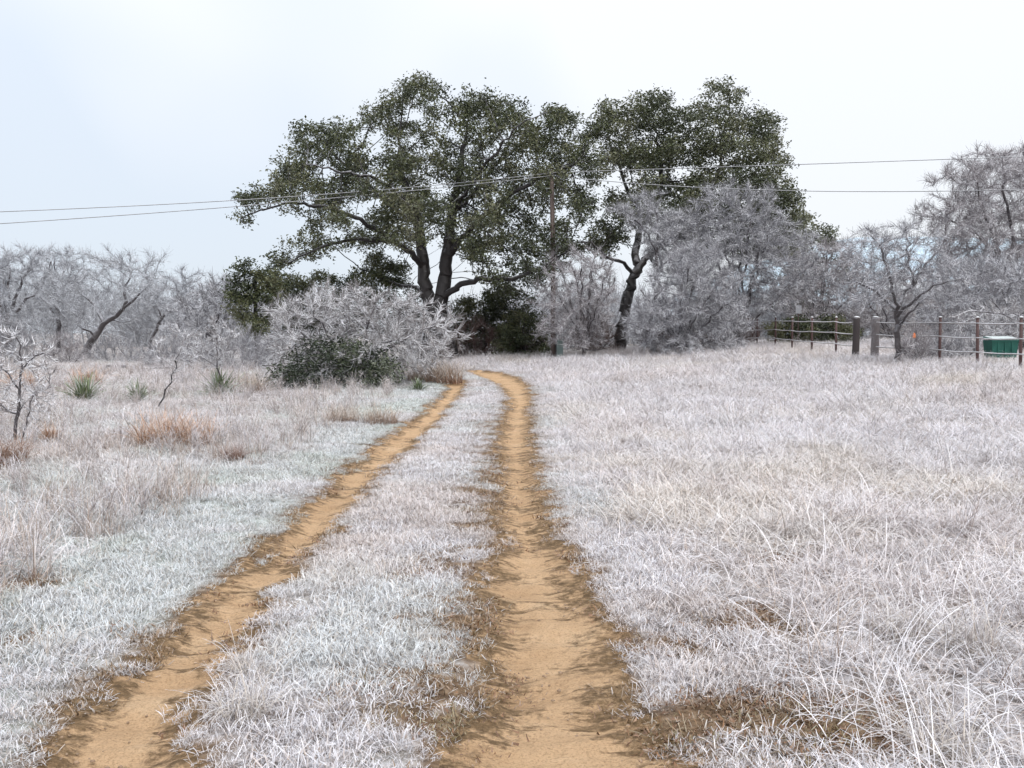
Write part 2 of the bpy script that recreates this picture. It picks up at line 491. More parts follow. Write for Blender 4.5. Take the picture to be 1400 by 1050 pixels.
def smooth(N, par, fixed):
    n = len(N); cs = np.zeros((n, 3)); cc = np.zeros(n)
    ok = par >= 0
    np.add.at(cs, par[ok], N[ok]); np.add.at(cc, par[ok], 1)
    M_ = N.copy(); s = ok & (cc > 0); s[:fixed] = False
    M_[s] = 0.5 * N[s] + 0.25 * N[par[s]] + 0.25 * cs[s] / cc[s][:, None]
    return M_

def tubes(P0, P1, R0, R1, T0, T1, k):
    def ring(P, T, R):
        ref = np.array([0.36, 0.48, 0.80])
        A = np.cross(T, ref); A /= np.linalg.norm(A, axis=1)[:, None] + 1e-9
        B = np.cross(T, A)
        th = np.arange(k) * 2 * math.pi / k
        return P[:, None, :] + R[:, None, None] * (np.cos(th)[None, :, None] * A[:, None, :] + np.sin(th)[None, :, None] * B[:, None, :])
    n = len(P0)
    Vv = np.concatenate([ring(P0, T0, R0), ring(P1, T1, R1)], 1).reshape(-1, 3)
    b = (np.arange(n) * 2 * k)[:, None]; j = np.arange(k); j2 = (j + 1) % k
    q = np.stack([b + j, b + j2, b + k + j2, b + k + j], -1).reshape(-1, 4)
    return Vv, q

def ribbons(P0, P1, R0, R1, T, r):
    A = np.cross(T, r.normal(0, 1, T.shape)); A /= np.linalg.norm(A, axis=1)[:, None] + 1e-9
    Vv = np.stack([P0 - A * R0[:, None], P0 + A * R0[:, None], P1 + A * R1[:, None], P1 - A * R1[:, None]], 1).reshape(-1, 3)
    return Vv, np.arange(len(Vv)).reshape(-1, 4)

def branch_mesh(N, par, R, lo, hi, k):
    T = np.zeros_like(N); ok = par >= 0
    T[ok] = N[ok] - N[par[ok]]; T[~ok] = (0, 0, 1)
    T /= np.linalg.norm(T, axis=1)[:, None] + 1e-9
    n = len(N); main = np.full(n, -1); best = np.zeros(n)
    for i in range(n):
        p = par[i]
        if p >= 0 and R[i] > best[p]: best[p] = R[i]; main[p] = i
    e = np.where(ok & (R >= lo) & (R < hi))[0]
    p = par[e]
    ismain = main[p] == e
    R0 = np.where(ismain, np.minimum(R[p], R[e] * 1.35), R[e])
    T0 = np.where(ismain[:, None], T[p], T[e])
    return tubes(N[p], N[e], R0, R[e], T0, T[e], k)

def join(parts):
    Vs, Qs, o = [], [], 0
    for (v, q) in parts:
        if len(v): Vs.append(v); Qs.append(q + o); o += len(v)
    return np.concatenate(Vs), np.concatenate(Qs)

def in_poly(u, v, poly):
    c = np.zeros(len(u), bool); n = len(poly); j = n - 1
    for i in range(n):
        (xi, yi), (xj, yj) = poly[i], poly[j]
        c ^= ((yi > v) != (yj > v)) & (u < (xj - xi) * (v - yi) / (yj - yi + 1e-12) + xi)
        j = i
    return c

def crown_points(poly, D, half, n, r, clusters=0, crad=0.7, holes=()):
    """points through a crown whose silhouette is the given outline, gathered into clusters"""
    p = np.array(poly, float); lo, hi = p.min(0), p.max(0)
    m = clusters or n; out = []
    tot = 0
    while tot < m:
        u = r.uniform(lo[0], hi[0], 4 * m); v = r.uniform(lo[1], hi[1], 4 * m)
        k = in_poly(u, v, poly)
        for (hu, hv, hr) in holes: k &= np.hypot(u - hu, v - hv) > hr
        out.append(np.stack([u[k], v[k]], -1)); tot += k.sum()
    uv = np.concatenate(out)[:m]
    mid = (lo + hi) / 2
    e = np.clip(1 - ((uv[:, 0] - mid[0]) / (0.55 * (hi[0] - lo[0]))) ** 2, 0.15, 1) ** 0.5
    f = np.clip(1 - ((uv[:, 1] - lo[1]) / (hi[1] - lo[1]) - 0.75) ** 2 * 1.2, 0.15, 1) ** 0.5
    dy = r.uniform(-1, 1, m) * half * e * f
    W = np.stack([at(a, b, D + c) for (a, b), c in zip(uv, dy)])
    if clusters:
        per = max(1, n // clusters)
        g = r.normal(0, 1, (m, per, 3)); g /= np.linalg.norm(g, axis=2)[..., None]
        g *= (r.random((m, per, 1)) ** 0.4) * crad * np.array([1, 1, 0.7])
        W = (W[:, None, :] + g).reshape(-1, 3)
    return W

def twigs(N, par, R, thr, per, length, rad, r, up=0.15, k=3, bends=2, fwd=0.9, tipr=0.4):
    """fine twigs on all thin branches"""
    rad = rad * 0.68; length = length * 0.9
    e = np.where((R < thr) & (par >= 0))[0]
    e = np.repeat(e, per)
    T = N[e] - N[par[e]]; T /= np.linalg.norm(T, axis=1)[:, None] + 1e-9
    s = N[par[e]] + (N[e] - N[par[e]]) * r.random((len(e), 1))
    d = T * fwd + r.normal(0, 0.62, T.shape); d[:, 2] += up
    d /= np.linalg.norm(d, axis=1)[:, None]
    L = length * r.uniform(0.4, 1.25, (len(e), 1)) / bends
    parts = []; R0 = rad * r.uniform(0.7, 1.2, len(e))
    for b in range(bends):
        d2 = d + r.normal(0, 0.25, d.shape); d2[:, 2] += up * 0.5
        d2 /= np.linalg.norm(d2, axis=1)[:, None]
        q = s + d2 * L
        ra = R0 * (1 - (1 - tipr) * b / bends); rb = R0 * (1 - (1 - tipr) * (b + 1) / bends)
        parts.append(tubes(s, q, ra, rb, d, d2, k) if k > 2 else ribbons(s, q, ra, rb, d2, r)); s, d = q, d2
    return parts

def leaf_quads(C, r, size, up=0.5, asp=0.5):
    n = len(C)
    nrm = r.normal(0, 1, (n, 3)); nrm[:, 2] = np.abs(nrm[:, 2]) + up
    nrm /= np.linalg.norm(nrm, axis=1)[:, None]
    a = r.normal(0, 1, (n, 3)); a -= (a * nrm).sum(1)[:, None] * nrm; a /= np.linalg.norm(a, axis=1)[:, None]
    b = np.cross(nrm, a)
    L = size * r.uniform(0.65, 1.3, (n, 1)); W = L * asp
    bend = nrm * L * 0.18
    v = np.stack([C - a * L / 2 - bend, C - b * W / 2, C + a * L / 2 - bend, C + b * W / 2], 1).reshape(-1, 3)
    return v, np.arange(4 * n).reshape(n, 4)

def local(V, base): return V - np.asarray(base)[None, :]

def evergreen(name, label, cat, D, poly, limbs, half, seed, natt, clusters, crad, step, kill, tip, per, spread, size,
              cols, leaf='oak_leaf', thr=0.035, group=None, holes=(), bark='bark', asp=0.5, near=None):
    r = np.random.default_rng(seed)
    P, par, rm = limb_pts(limbs, D, step, r)
    A = crown_points(poly, D, half, natt, r, clusters, crad, holes)
    A0 = A.copy()
    N, par = colonize(P, par, A, step, kill, r)
    R = radii(par, rm, tip)
    N = smooth(N, par, len(rm))
    base = np.array([N[0][0], N[0][1], float(gz(N[0][0], N[0][1]))])
    T = thing(name, base, label, cat, group)
    parts = [branch_mesh(N, par, R, 0.10, 9, 10), branch_mesh(N, par, R, 0.03, 0.10, 6), branch_mesh(N, par, R, 0, 0.03, 4)]
    v, q = join(parts)
    obj('trunk', mesh('trunk', local(v, base), q, M[bark], True), T)
    e = np.where((R < thr) & (np.arange(len(R)) >= len(rm)))[0]
    if near:                                            # only where a leaf cluster sits, not along the bare inner twigs
        kd = mathutils.kdtree.KDTree(len(A0))
        for i_, p_ in enumerate(A0): kd.insert(p_, i_)
        kd.balance()
        e = np.array([i_ for i_ in e if kd.find(N[i_])[2] < near])
    c = np.repeat(e, per)
    tint_node = r.random(len(N)); 
    C = N[c] + r.normal(0, spread, (len(c), 3)) * np.array([1, 1, 0.75])
    v, q = leaf_quads(C, r, size, asp=asp)
    cols = np.array(cols)
    big = fbm(N[:, 0] * 0.9 + seed, N[:, 2] * 0.9 + N[:, 1] * 0.5, 1.0, 2)
    ti = np.clip((big[c] - 0.3) / 0.4 + r.normal(0, 0.28, len(c)), 0, 0.999) * (len(cols) - 1)
    i0 = ti.astype(int); w = (ti - i0)[:, None]
    col = (cols[i0] * (1 - w) + cols[np.minimum(i0 + 1, len(cols) - 1)] * w) * r.uniform(0.75, 1.25, (len(c), 1))
    obj('crown', mesh('crown', local(v, base), q, M[leaf], False, np.repeat(col, 4, 0)), T)
    return T

def bare_tree(name, label, cat, D, poly, limbs, half, seed, natt=500, step=0.35, kill=0.5, tip=0.012, per=3, tlen=0.5, trad=0.011,
              twig='twig_grey', bark='bark_bare', thr=0.05, group=None, clusters=0, crad=0.6, up=0.15, split=0.03, droop=0.0, bends=2, infl=3.0, k=2, mul=6.6, fwd=1.1):
    r = np.random.default_rng(seed)
    P, par, rm = limb_pts(limbs, D, step, r)
    if clusters == 0 and natt > 450: clusters, crad = natt // 14, step * 3.3
    A = crown_points(poly, D, half, natt, r, clusters, crad)
    N, par = colonize(P, par, A, step, kill, r, infl=infl, droop=droop)
    R = radii(par, rm, tip)
    N = smooth(N, par, len(rm))
    base = np.array([N[0][0], N[0][1], float(gz(N[0][0], N[0][1]))])
    T = thing(name, base, label, cat, group)
    v, q = join([branch_mesh(N, par, R, max(split, 0.08), 9, 8), branch_mesh(N, par, R, split, max(split, 0.08), 5)])
    obj('trunk', mesh('trunk', local(v, base), q, M[bark], True), T)
    v, q = join([branch_mesh(N, par, R, 0, split, 3)] + twigs(N, par, R, thr, int(per * mul), tlen, trad, r, up, k, bends, fwd))
    obj('crown', mesh('crown', local(v, base), q, M[twig], True), T)
    return T

OAK = [(0.050, 0.060, 0.026), (0.080, 0.094, 0.040), (0.12, 0.13, 0.058), (0.17, 0.17, 0.10)]
evergreen('live_oak', 'huge spreading live oak with forked trunk beside the end of the track', 'tree', 48,
    [(324, 302), (335, 262), (372, 225), (398, 205), (416, 166), (455, 174), (492, 166), (522, 142), (545, 114), (580, 108), (602, 122), (640, 127), (680, 132),
     (720, 146), (768, 152), (786, 166), (798, 190), (832, 212), (843, 250), (822, 300), (800, 332), (765, 352), (748, 385), (700, 398), (660, 378), (640, 345),
     (600, 330), (560, 338), (520, 330), (470, 338), (430, 352), (398, 372), (374, 364), (388, 338), (412, 305), (392, 286), (350, 288)],
    [([(600, 506), (600, 490), (599, 470), (597, 440), (597, 424)], 1.15, 0.50),
     ([(597, 440, 0), (588, 415, 0.1), (580, 385, 0.2), (577, 350, 0.3), (573, 310, 0.2), (562, 280, -0.5), (548, 235, -1.0), (545, 190, -1)], 0.40, 0.06),
     ([(597, 440, 0), (603, 410, -0.1), (608, 375, -0.2), (613, 340, -0.3), (617, 300, 0), (625, 255, 0.8), (635, 200, 1.2), (640, 160, 1.0)], 0.40, 0.06),
     ([(612, 352, -0.2), (630, 328, -0.8), (668, 287, -1.5), (708, 258, -2), (745, 240, -2), (785, 225, -2.5)], 0.171, 0.0464),
     ([(602, 412, 0), (625, 390, -1), (660, 380, -2), (700, 382, -2.5), (745, 366, -3), (780, 340, -3)], 0.171, 0.0464),
     ([(578, 365, 0.2), (560, 345, -0.8), (540, 330, -1.5), (500, 327, -2.2), (462, 330, -3), (425, 345, -3.2), (395, 358, -3)], 0.162, 0.0325),
     ([(540, 330, -1.5), (515, 314, -1.6), (483, 296, -2), (445, 283, -2), (400, 277, -2), (355, 287, -2), (330, 298, -2)], 0.129, 0.0278),
     ([(573, 310, 0.2), (540, 285, 1.5), (500, 250, 2.5), (465, 220, 3), (440, 190, 3)], 0.133, 0.0371),
     ([(573, 300, 0.2), (545, 262, -2.5), (505, 240, -4), (470, 235, -5), (420, 225, -5)], 0.119, 0.0325),
     ([(617, 300, 0), (660, 245, 2.5), (700, 205, 3.5), (740, 180, 4)], 0.133, 0.0371),
     ([(619, 290, 0), (665, 225, -3), (700, 180, -4), (720, 165, -4.5)], 0.114, 0.0325),
     ([(590, 408, 0), (570, 394, 2.0), (530, 385, 4.0), (490, 365, 5.5)], 0.119, 0.0325)],
    5.2, 11, 7800, 430, 0.68, 0.30, 0.29, 0.010, 17, 0.155, 0.155, OAK, near=0.36,
    holes=[(597, 335, 20), (440, 235, 12), (520, 250, 10), (660, 215, 10), (700, 300, 11)])

evergreen('live_oak', 'tall live oak on a crooked dark trunk right of the utility pole', 'tree', 51,
    [(802, 187), (835, 142), (858, 156), (880, 127), (905, 130), (925, 152), (945, 152), (966, 127), (990, 114), (1012, 124), (1025, 152), (1063, 167), (1074, 196), (1066, 235),
     (1076, 262), (1105, 298), (1118, 330), (1060, 350), (950, 350), (900, 310), (870, 300), (840, 345), (790, 345), (802, 322), (835, 272), (842, 240), (830, 205)],
    [([(846, 486, -3), (849, 455, -3), (855, 420, -2.8), (864, 385, -2.5), (870, 368, -2.3)], 0.322, 0.252),
     ([(870, 368, -2.3), (868, 340, -1.5), (876, 312, -0.6), (892, 285, 1.0), (905, 250, 1.2), (900, 200, 1.5), (890, 160, 1.5)], 0.21, 0.056),
     ([(870, 368, -2.3), (888, 350, -1.6), (905, 335, -0.6), (935, 320, 2), (965, 280, 3), (985, 230, 3), (990, 170, 3)], 0.189, 0.056),
     ([(866, 368, -2.4), (850, 360, -2.7), (832, 352, -3.0), (820, 343, -3.1), (808, 331, -3.2), (790, 333, -3.3)], 0.105, 0.035),
     ([(888, 350, -1.6), (905, 372, -2.8), (900, 345, -3.2)], 0.098, 0.056),
     ([(876, 312, 0.6), (860, 270, 2), (845, 220, 3), (830, 175, 3)], 0.14, 0.042),
     ([(935, 320, 2), (990, 290, 3.5), (1030, 240, 4), (1050, 200, 4)], 0.14, 0.042)],
    3.6, 12, 6200, 340, 0.70, 0.31, 0.30, 0.010, 18, 0.16, 0.16, OAK, near=0.36, holes=[(835, 245, 16), (920, 240, 9), (1000, 215, 9)])

evergreen('live_oak', 'small round live oak half hidden behind frosted trees left of the gap', 'tree', 68,
    [(1060, 330), (1085, 290), (1110, 300), (1122, 322), (1138, 305), (1150, 330), (1162, 350), (1160, 400), (1120, 430), (1060, 420)],
    [([(1110, 470), (1109, 440), (1106, 410)], 0.28, 0.2), ([(1106, 410), (1085, 370, 0.5), (1080, 330, 0.8)], 0.14, 0.06), ([(1106, 410), (1130, 370, -0.5), (1140, 335, -0.6)], 0.14, 0.06)],
    2.5, 13, 800, 60, 0.8, 0.36, 0.45, 0.011, 24, 0.22, 0.20, OAK)

JUN = [(0.040, 0.052, 0.022), (0.075, 0.090, 0.036), (0.12, 0.13, 0.055), (0.16, 0.16, 0.085)]
def juniper(label, D, poly, limbs, half, seed, n=500, cl=45, cols=JUN, per=12, leaf='juniper_leaf', name='juniper_tree', cat='tree', size=0.17, step=0.3):
    return evergreen(name, label, cat, D, poly, limbs, half, seed, n, cl, 0.55, step, 0.34, 0.010, per * 3, 0.17, size, cols, leaf, thr=0.05, asp=0.4)
juniper('dense dark juniper left of the big oak', 44, [(316, 415), (322, 368), (340, 346), (366, 358), (384, 392), (372, 432), (350, 458), (322, 440)],
        [([(350, 500), (350, 450), (348, 380)], 0.13, 0.05)], 1.3, 21)
juniper('low dark evergreen thicket beneath the left limbs of the big oak', 53, [(366, 440), (380, 392), (430, 368), (480, 362), (520, 348), (566, 366), (590, 400), (585, 460), (400, 460)],
        [([(470, 495), (470, 450), (470, 400)], 0.13, 0.05), ([(470, 450), (420, 410), (400, 395)], 0.09, 0.04), ([(470, 440), (530, 400), (545, 380)], 0.09, 0.04)], 2.0, 22, 1500, 135)
juniper('dark evergreen shrub right of the big oak trunk', 51, [(610, 470), (616, 425), (640, 396), (680, 388), (722, 396), (730, 440), (712, 474), (640, 488)],
        [([(665, 494), (665, 450), (662, 415)], 0.10, 0.04)], 1.6, 23, 850, 80)
juniper('dull green evergreen shrub at the foot of the utility pole', 49, [(680, 480), (684, 440), (720, 425), (748, 430), (752, 480), (720, 490)],
        [([(716, 492), (716, 460), (716, 435)], 0.07, 0.03)], 1.0, 24, 300, 30)

juniper('dark evergreen hedge bush behind the far fence, left of the two', 55, [(1052, 472), (1056, 446), (1080, 434), (1112, 442), (1116, 472)],
        [([(1085, 474), (1085, 455), (1085, 435)], 0.07, 0.03)], 1.2, 26, 400, 40)
juniper('dark evergreen hedge bush behind the far fence, right of the two', 54, [(1108, 472), (1112, 448), (1140, 432), (1166, 444), (1172, 472)],
        [([(1140, 474), (1140, 455), (1140, 435)], 0.07, 0.03)], 1.2, 27, 400, 40)

# ------------------------------------------------------------------ frosted bare trees and shrubs
bare_tree('frosted_shrub', 'wide frost-covered shrub with arching icy twigs left of the track', 'shrub', 29.5,
    [(362, 470), (372, 428), (420, 408), (440, 394), (500, 396), (520, 415), (560, 405), (606, 436), (618, 452), (600, 500), (560, 505), (520, 520), (440, 520), (380, 505)],
    [([(490, 528), (488, 515), (486, 500)], 0.09, 0.07)] + [([(486, 505), (486 + a * 0.5, 470, b), (486 + a, c, b * 1.5)], 0.05, 0.02)
     for a, b, c in [(-95, 0.3, 445), (-60, -0.8, 425), (-15, 0.8, 410), (25, -0.5, 412), (70, 0.6, 430), (108, -0.4, 445), (60, -1, 465), (-80, -1, 470), (95, 0.4, 470)]],
    1.9, 31, 2000, 0.2, 0.22, 0.007, 4, 0.36, 0.009, 'twig_white', split=0.02, thr=0.03, up=0.12, droop=0.06, mul=4.5, fwd=1.9)
juniper('dense green evergreen bush in front of the frosted shrub', 27.8, [(382, 524), (394, 488), (430, 464), (470, 470), (515, 484), (535, 512), (525, 536), (450, 542), (400, 538)],
        [([(460, 540), (460, 515), (460, 495)], 0.06, 0.03)], 0.9, 25, 1100, 95, cols=[(0.02, 0.03, 0.014), (0.045, 0.062, 0.03), (0.09, 0.11, 0.06), (0.17, 0.19, 0.13)],
        per=10, name='evergreen_bush', cat='bush', size=0.12, step=0.2)

def fan(u, v0, v1, spread, n, r0=0.12, r1=0.03, split=0.35, seed=0, dd=1.5):
    """a short trunk that forks into n rising limbs"""
    r = np.random.default_rng(seed + 500)
    vs = v0 + (v1 - v0) * split
    L = [([(u, v0 + 6), (u, (v0 + vs) / 2), (u + r.normal(0, 2), vs)], r0, r0 * 0.8)]
    for k in range(n):
        a = -1 + 2 * (k + 0.5) / n + r.normal(0, 0.1)
        d = r.uniform(-dd, dd)
        top = v1 + (vs - v1) * (0.15 + 0.45 * a * a)
        L.append(([(u, vs), (u + a * spread * 0.45, vs + (top - vs) * 0.5, d * 0.5), (u + a * spread * 0.9, top, d)], r0 * 0.55, r1))
    return L

G = 'frosted bare trees'
bare_tree('frosted_tree', 'pinkish frosted small tree just right of the utility pole', 'tree', 44,
    [(738, 430), (748, 360), (775, 338), (805, 340), (830, 365), (836, 420), (826, 460), (790, 472), (745, 460)],
    fan(800, 486, 345, 45, 8, 0.06, seed=1, split=0.08), 1.8, 41, 1000, 0.26, 0.34, 0.009, 4, 0.42, 0.011, 'twig_lilac', group=G, droop=0.06)
bare_tree('frosted_tree', 'grey frosted tree in front of the tall live oak, reaching over its trunk', 'tree', 45,
    [(835, 320), (845, 285), (865, 275), (885, 272), (915, 262), (930, 300), (920, 335), (885, 330), (860, 322)],
    [([(893, 480), (890, 440), (900, 390), (897, 340)], 0.10, 0.07), ([(897, 345), (880, 312), (855, 290)], 0.05, 0.02), ([(897, 340), (900, 300), (890, 275)], 0.05, 0.02)],
    1.4, 42, 500, 0.26, 0.34, 0.009, 4, 0.42, 0.011, 'twig_grey', group=G)
bare_tree('frosted_tree', 'broad blue-grey frosted tree rising from the field edge, nearest of the clump', 'tree', 42,
    [(872, 470), (874, 425), (895, 385), (918, 348), (950, 335), (985, 352), (1005, 390), (1014, 440), (1000, 472), (930, 478)],
    fan(930, 484, 345, 80, 11, 0.09, seed=3, split=0.06), 2.6, 43, 2300, 0.26, 0.32, 0.009, 4, 0.42, 0.011, 'twig_grey', group=G, droop=0.05)
bare_tree('frosted_tree', 'tallest frosted tree of the clump, domed over the others below the wire', 'tree', 46.5,
    [(890, 340), (905, 300), (950, 275), (990, 258), (1025, 256), (1058, 270), (1080, 300), (1105, 340), (1116, 385), (1096, 404), (1046, 418), (1000, 452), (970, 455), (940, 400)],
    fan(1010, 480, 262, 90, 11, 0.13, seed=4, split=0.1), 2.2, 44, 3200, 0.28, 0.34, 0.009, 4, 0.45, 0.012, 'twig_grey', group=G, droop=0.04)
bare_tree('frosted_tree', 'lilac frosted tree behind the far end of the pipe fence', 'tree', 62,
    [(1060, 420), (1075, 360), (1110, 325), (1150, 335), (1178, 365), (1196, 410), (1180, 446), (1110, 455)],
    fan(1120, 476, 330, 60, 9, 0.10, seed=5, split=0.15), 2.4, 45, 1700, 0.3, 0.36, 0.010, 4, 0.48, 0.013, 'twig_lilac', group=G, droop=0.05)
bare_tree('frosted_tree', 'vase-shaped frosted tree with a grey trunk standing by the two gate posts', 'tree', 30,
    [(1140, 400), (1150, 360), (1170, 335), (1190, 318), (1215, 320), (1245, 300), (1275, 330), (1310, 345), (1325, 375), (1300, 400), (1260, 405), (1235, 425), (1200, 420), (1160, 415)],
    [([(1228, 499), (1227, 470), (1226, 445), (1227, 425)], 0.10, 0.08),
     ([(1227, 430), (1215, 412, 0.3), (1195, 398, 0.6), (1170, 385, 0.8)], 0.075, 0.03),
     ([(1227, 425), (1222, 400, -0.4), (1212, 365, -0.6), (1205, 335, -0.7)], 0.06, 0.02),
     ([(1227, 425), (1235, 400, 0.4), (1252, 385, 0.3), (1275, 350, 0.3), (1285, 340, 0.3)], 0.075, 0.025),
     ([(1227, 430), (1240, 420, -0.5), (1262, 400, -0.8), (1290, 385, -1), (1320, 378, -1.2)], 0.06, 0.02),
     ([(1248, 388, 0.3), (1243, 350, 0.2), (1240, 315, 0.2)], 0.045, 0.015),
     ([(1230, 440), (1245, 425, -0.6), (1265, 408, -0.9)], 0.05, 0.02)],
    1.6, 46, 900, 0.2, 0.25, 0.008, 3, 0.34, 0.009, 'twig_grey', group=G, split=0.024)
bare_tree('frosted_tree', 'very large rounded frosted tree at the right edge, its crown crossed by the wires', 'tree', 45,
    [(1266, 300), (1275, 265), (1300, 240), (1330, 215), (1365, 205), (1400, 205), (1450, 215), (1500, 250), (1530, 320), (1500, 400), (1420, 430), (1340, 425), (1290, 410), (1285, 340)],
    [([(1390, 490), (1390, 450), (1385, 400)], 0.204, 0.162), ([(1385, 405), (1365, 350, 0.5), (1325, 310, 1), (1295, 300, 1)], 0.102, 0.03), ([(1385, 400), (1385, 320, -1), (1370, 250, -1.5)], 0.108, 0.03),
     ([(1385, 400), (1420, 330, 0.8), (1450, 260, 1)], 0.108, 0.03), ([(1388, 410), (1440, 370, -1), (1500, 330, -1)], 0.09, 0.03), ([(1385, 405), (1350, 390, -1.5), (1310, 385, -2)], 0.078, 0.024),
     ([(1370, 350, 0.4), (1345, 290, -1.5), (1335, 250, -2)], 0.06, 0.024)],
    4.0, 47, 3900, 0.32, 0.36, 0.010, 4, 0.5, 0.013, 'twig_lilac', group=G)
bare_tree('frosted_tree', 'low grey frosted tree filling the space behind the right-hand fence', 'tree', 39,
    [(1258, 445), (1270, 395), (1315, 362), (1370, 355), (1430, 370), (1475, 425), (1450, 462), (1330, 455)],
    fan(1395, 492, 375, 105, 11, 0.09, seed=8, split=0.1), 2.2, 48, 2100, 0.28, 0.34, 0.009, 4, 0.42, 0.011, 'twig_grey', group=G, droop=0.08)
bare_tree('frosted_tree', 'pale frosted tree far behind the gate posts', 'tree', 62,
    [(1140, 440), (1155, 395), (1185, 372), (1225, 382), (1270, 372), (1305, 395), (1315, 450), (1240, 462), (1160, 460)],
    fan(1225, 480, 392, 75, 9, 0.09, seed=9, split=0.1), 2.4, 49, 1100, 0.36, 0.44, 0.012, 4, 0.55, 0.016, 'twig_lilac', group=G)
bare_tree('iced_shrub', 'icy arching shrub with long bowed branches behind the right fence rails', 'shrub', 33,
    [(1300, 450), (1310, 425), (1350, 412), (1400, 405), (1440, 420), (1440, 470), (1380, 475), (1330, 470)],
    [([(1425, 492), (1418, 470), (1412, 455)], 0.07, 0.05)] + [([(1415, 460), (1390 + k, 428 - k * 0.2, k * 0.02), (1350 + k * 1.2, 428 + k * 0.3, k * 0.04), (1318 + k * 1.5, 440 + k * 0.5, k * 0.06)], 0.035, 0.014) for k in (-14, 0, 14, 26)],
    1.0, 50, 350, 0.22, 0.28, 0.008, 3, 0.3, 0.008, 'twig_white', split=0.02, droop=0.15)

# undergrowth of thin brown stems
def brush(label, D, u0, u1, vt, vb, seed, n=260, twig='twig_brown', tall=1.0):
    r = np.random.default_rng(seed); w = (u1 - u0)
    poly = [(u0, vb - 4), (u0 + w * 0.08, vt + (vb - vt) * 0.45), (u0 + w * 0.3, vt + 6), (u0 + w * 0.55, vt), (u0 + w * 0.85, vt + (vb - vt) * 0.3), (u1, vb - 4)]
    L = [([((u0 + u1) / 2, vb + 4), ((u0 + u1) / 2, vb - 6)], 0.05, 0.04)]
    for k in range(7):
        a = u0 + w * (k + 0.5) / 7
        L.append(([((u0 + u1) / 2, vb - 2), (((u0 + u1) / 2 + a) / 2, vb - 8, r.normal(0, 0.4)), (a, (vt + vb) / 2, r.normal(0, 0.7))], 0.03, 0.015))
    return bare_tree('brush_thicket', label, 'bush', D, poly, L, 1.2, seed, n, 0.26, 0.3, 0.008, 3, 0.5, 0.009, twig, split=0.02, up=0.5)
brush('dark brown brush beneath the big oak at the end of the track', 49, 606, 690, 432, 500, 61, 420)
brush('brown brush between the big oak and the pole base', 50, 690, 752, 450, 490, 62)
brush('reddish brown brush between the pole and the crooked oak trunk', 47, 772, 846, 428, 484, 63, 380)
brush('brown brush under the frosted clump beside the crooked trunk', 43, 870, 1000, 448, 478, 64, 380)
brush('twiggy bush around the trunk of the tree by the gate posts', 30.4, 1222, 1280, 450, 496, 65, 420, 'twig_lilac')
brush('brown twigs at the left end of the pipe fence', 53, 1000, 1045, 430, 472, 66, 260)
brush('low grey brush along the right-hand fence line', 31, 1262, 1345, 455, 494, 67, 420, 'twig_grey')

# left background
GL = 'bare trees beyond the left pasture'
bare_tree('bare_tree', 'dark leaning bare tree with a forked trunk in the left background', 'tree', 62,
    [(62, 400), (70, 365), (100, 350), (135, 342), (165, 345), (205, 345), (220, 380), (210, 410), (180, 420), (140, 415), (90, 430)],
    [([(117, 488), (119, 474), (130, 460), (142, 443)], 0.275, 0.168), ([(142, 443), (155, 434), (172, 418), (172, 395), (178, 370)], 0.178, 0.042), ([(142, 443), (132, 420, 1), (118, 405, 1.3), (100, 390, 1.4)], 0.13, 0.03),
     ([(172, 418), (190, 405, -0.5), (205, 385, -0.7)], 0.105, 0.03), ([(130, 460), (105, 445, -1), (85, 430, -1.4)], 0.081, 0.024), ([(150, 437), (170, 440, 1), (195, 428, 1.2)], 0.0648, 0.018)],
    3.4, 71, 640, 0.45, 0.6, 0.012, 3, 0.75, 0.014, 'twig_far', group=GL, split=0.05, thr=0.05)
for (lab, D, poly, limbs, half, seed, n, tw) in [
    ('tall hazy bare tree at the far left edge of the picture', 66, [(-60, 440), (-50, 380), (-20, 345), (20, 335), (52, 342), (66, 380), (60, 430), (20, 450)], fan(10, 488, 338, 60, 8, 0.24, 0.05, seed=11, dd=2.5), 3.2, 72, 900, 'twig_far'),
    ('bare tree between the edge tree and the dark leaning tree', 74, [(40, 430), (48, 365), (75, 338), (105, 345), (125, 380), (115, 430), (80, 445)], fan(80, 487, 340, 40, 7, 0.2, 0.05, seed=12, dd=2.5), 3.0, 73, 700, 'twig_far'),
    ('low wide bare tree right of the leaning tree, a thin dark trunk', 70, [(180, 430), (195, 390), (230, 378), (262, 382), (285, 400), (275, 430), (230, 440)], [([(205, 486), (206, 465), (218, 440), (230, 420)], 0.13, 0.09), ([(230, 420), (245, 400, 0.6), (255, 388, 0.8)], 0.07, 0.03), ([(222, 432), (200, 408, -0.8), (195, 395, -1)], 0.07, 0.03), ([(216, 446), (240, 440, 1), (262, 425, 1.2)], 0.05, 0.03)], 2.8, 74, 480, 'twig_far'),
    ('pale frosted tree just left of the dense juniper', 52, [(240, 480), (245, 430), (268, 400), (300, 385), (325, 395), (335, 440), (325, 490), (270, 495)], fan(290, 500, 392, 42, 8, 0.10, 0.03, seed=14), 2.2, 75, 800, 'twig_grey'),
    ('frosted tree behind the wide shrub, right of the juniper', 50, [(330, 500), (335, 455), (360, 440), (385, 445), (395, 490), (360, 510)], fan(362, 510, 445, 30, 6, 0.08, 0.02, seed=15), 1.4, 76, 350, 'twig_far'),
    ('dim bare tree in the gap left of the juniper, farthest of its row', 88, [(255, 430), (270, 392), (300, 380), (335, 378), (350, 420), (310, 445)], fan(300, 484, 380, 45, 7, 0.2, 0.05, seed=16, dd=2.5), 3.0, 77, 500, 'twig_far')]:
    bare_tree('bare_tree', lab, 'tree', D, poly, limbs, half, seed, n, 0.42, 0.52, 0.014, 4, 0.65, 0.016, tw, group=GL, split=0.045, thr=0.05)

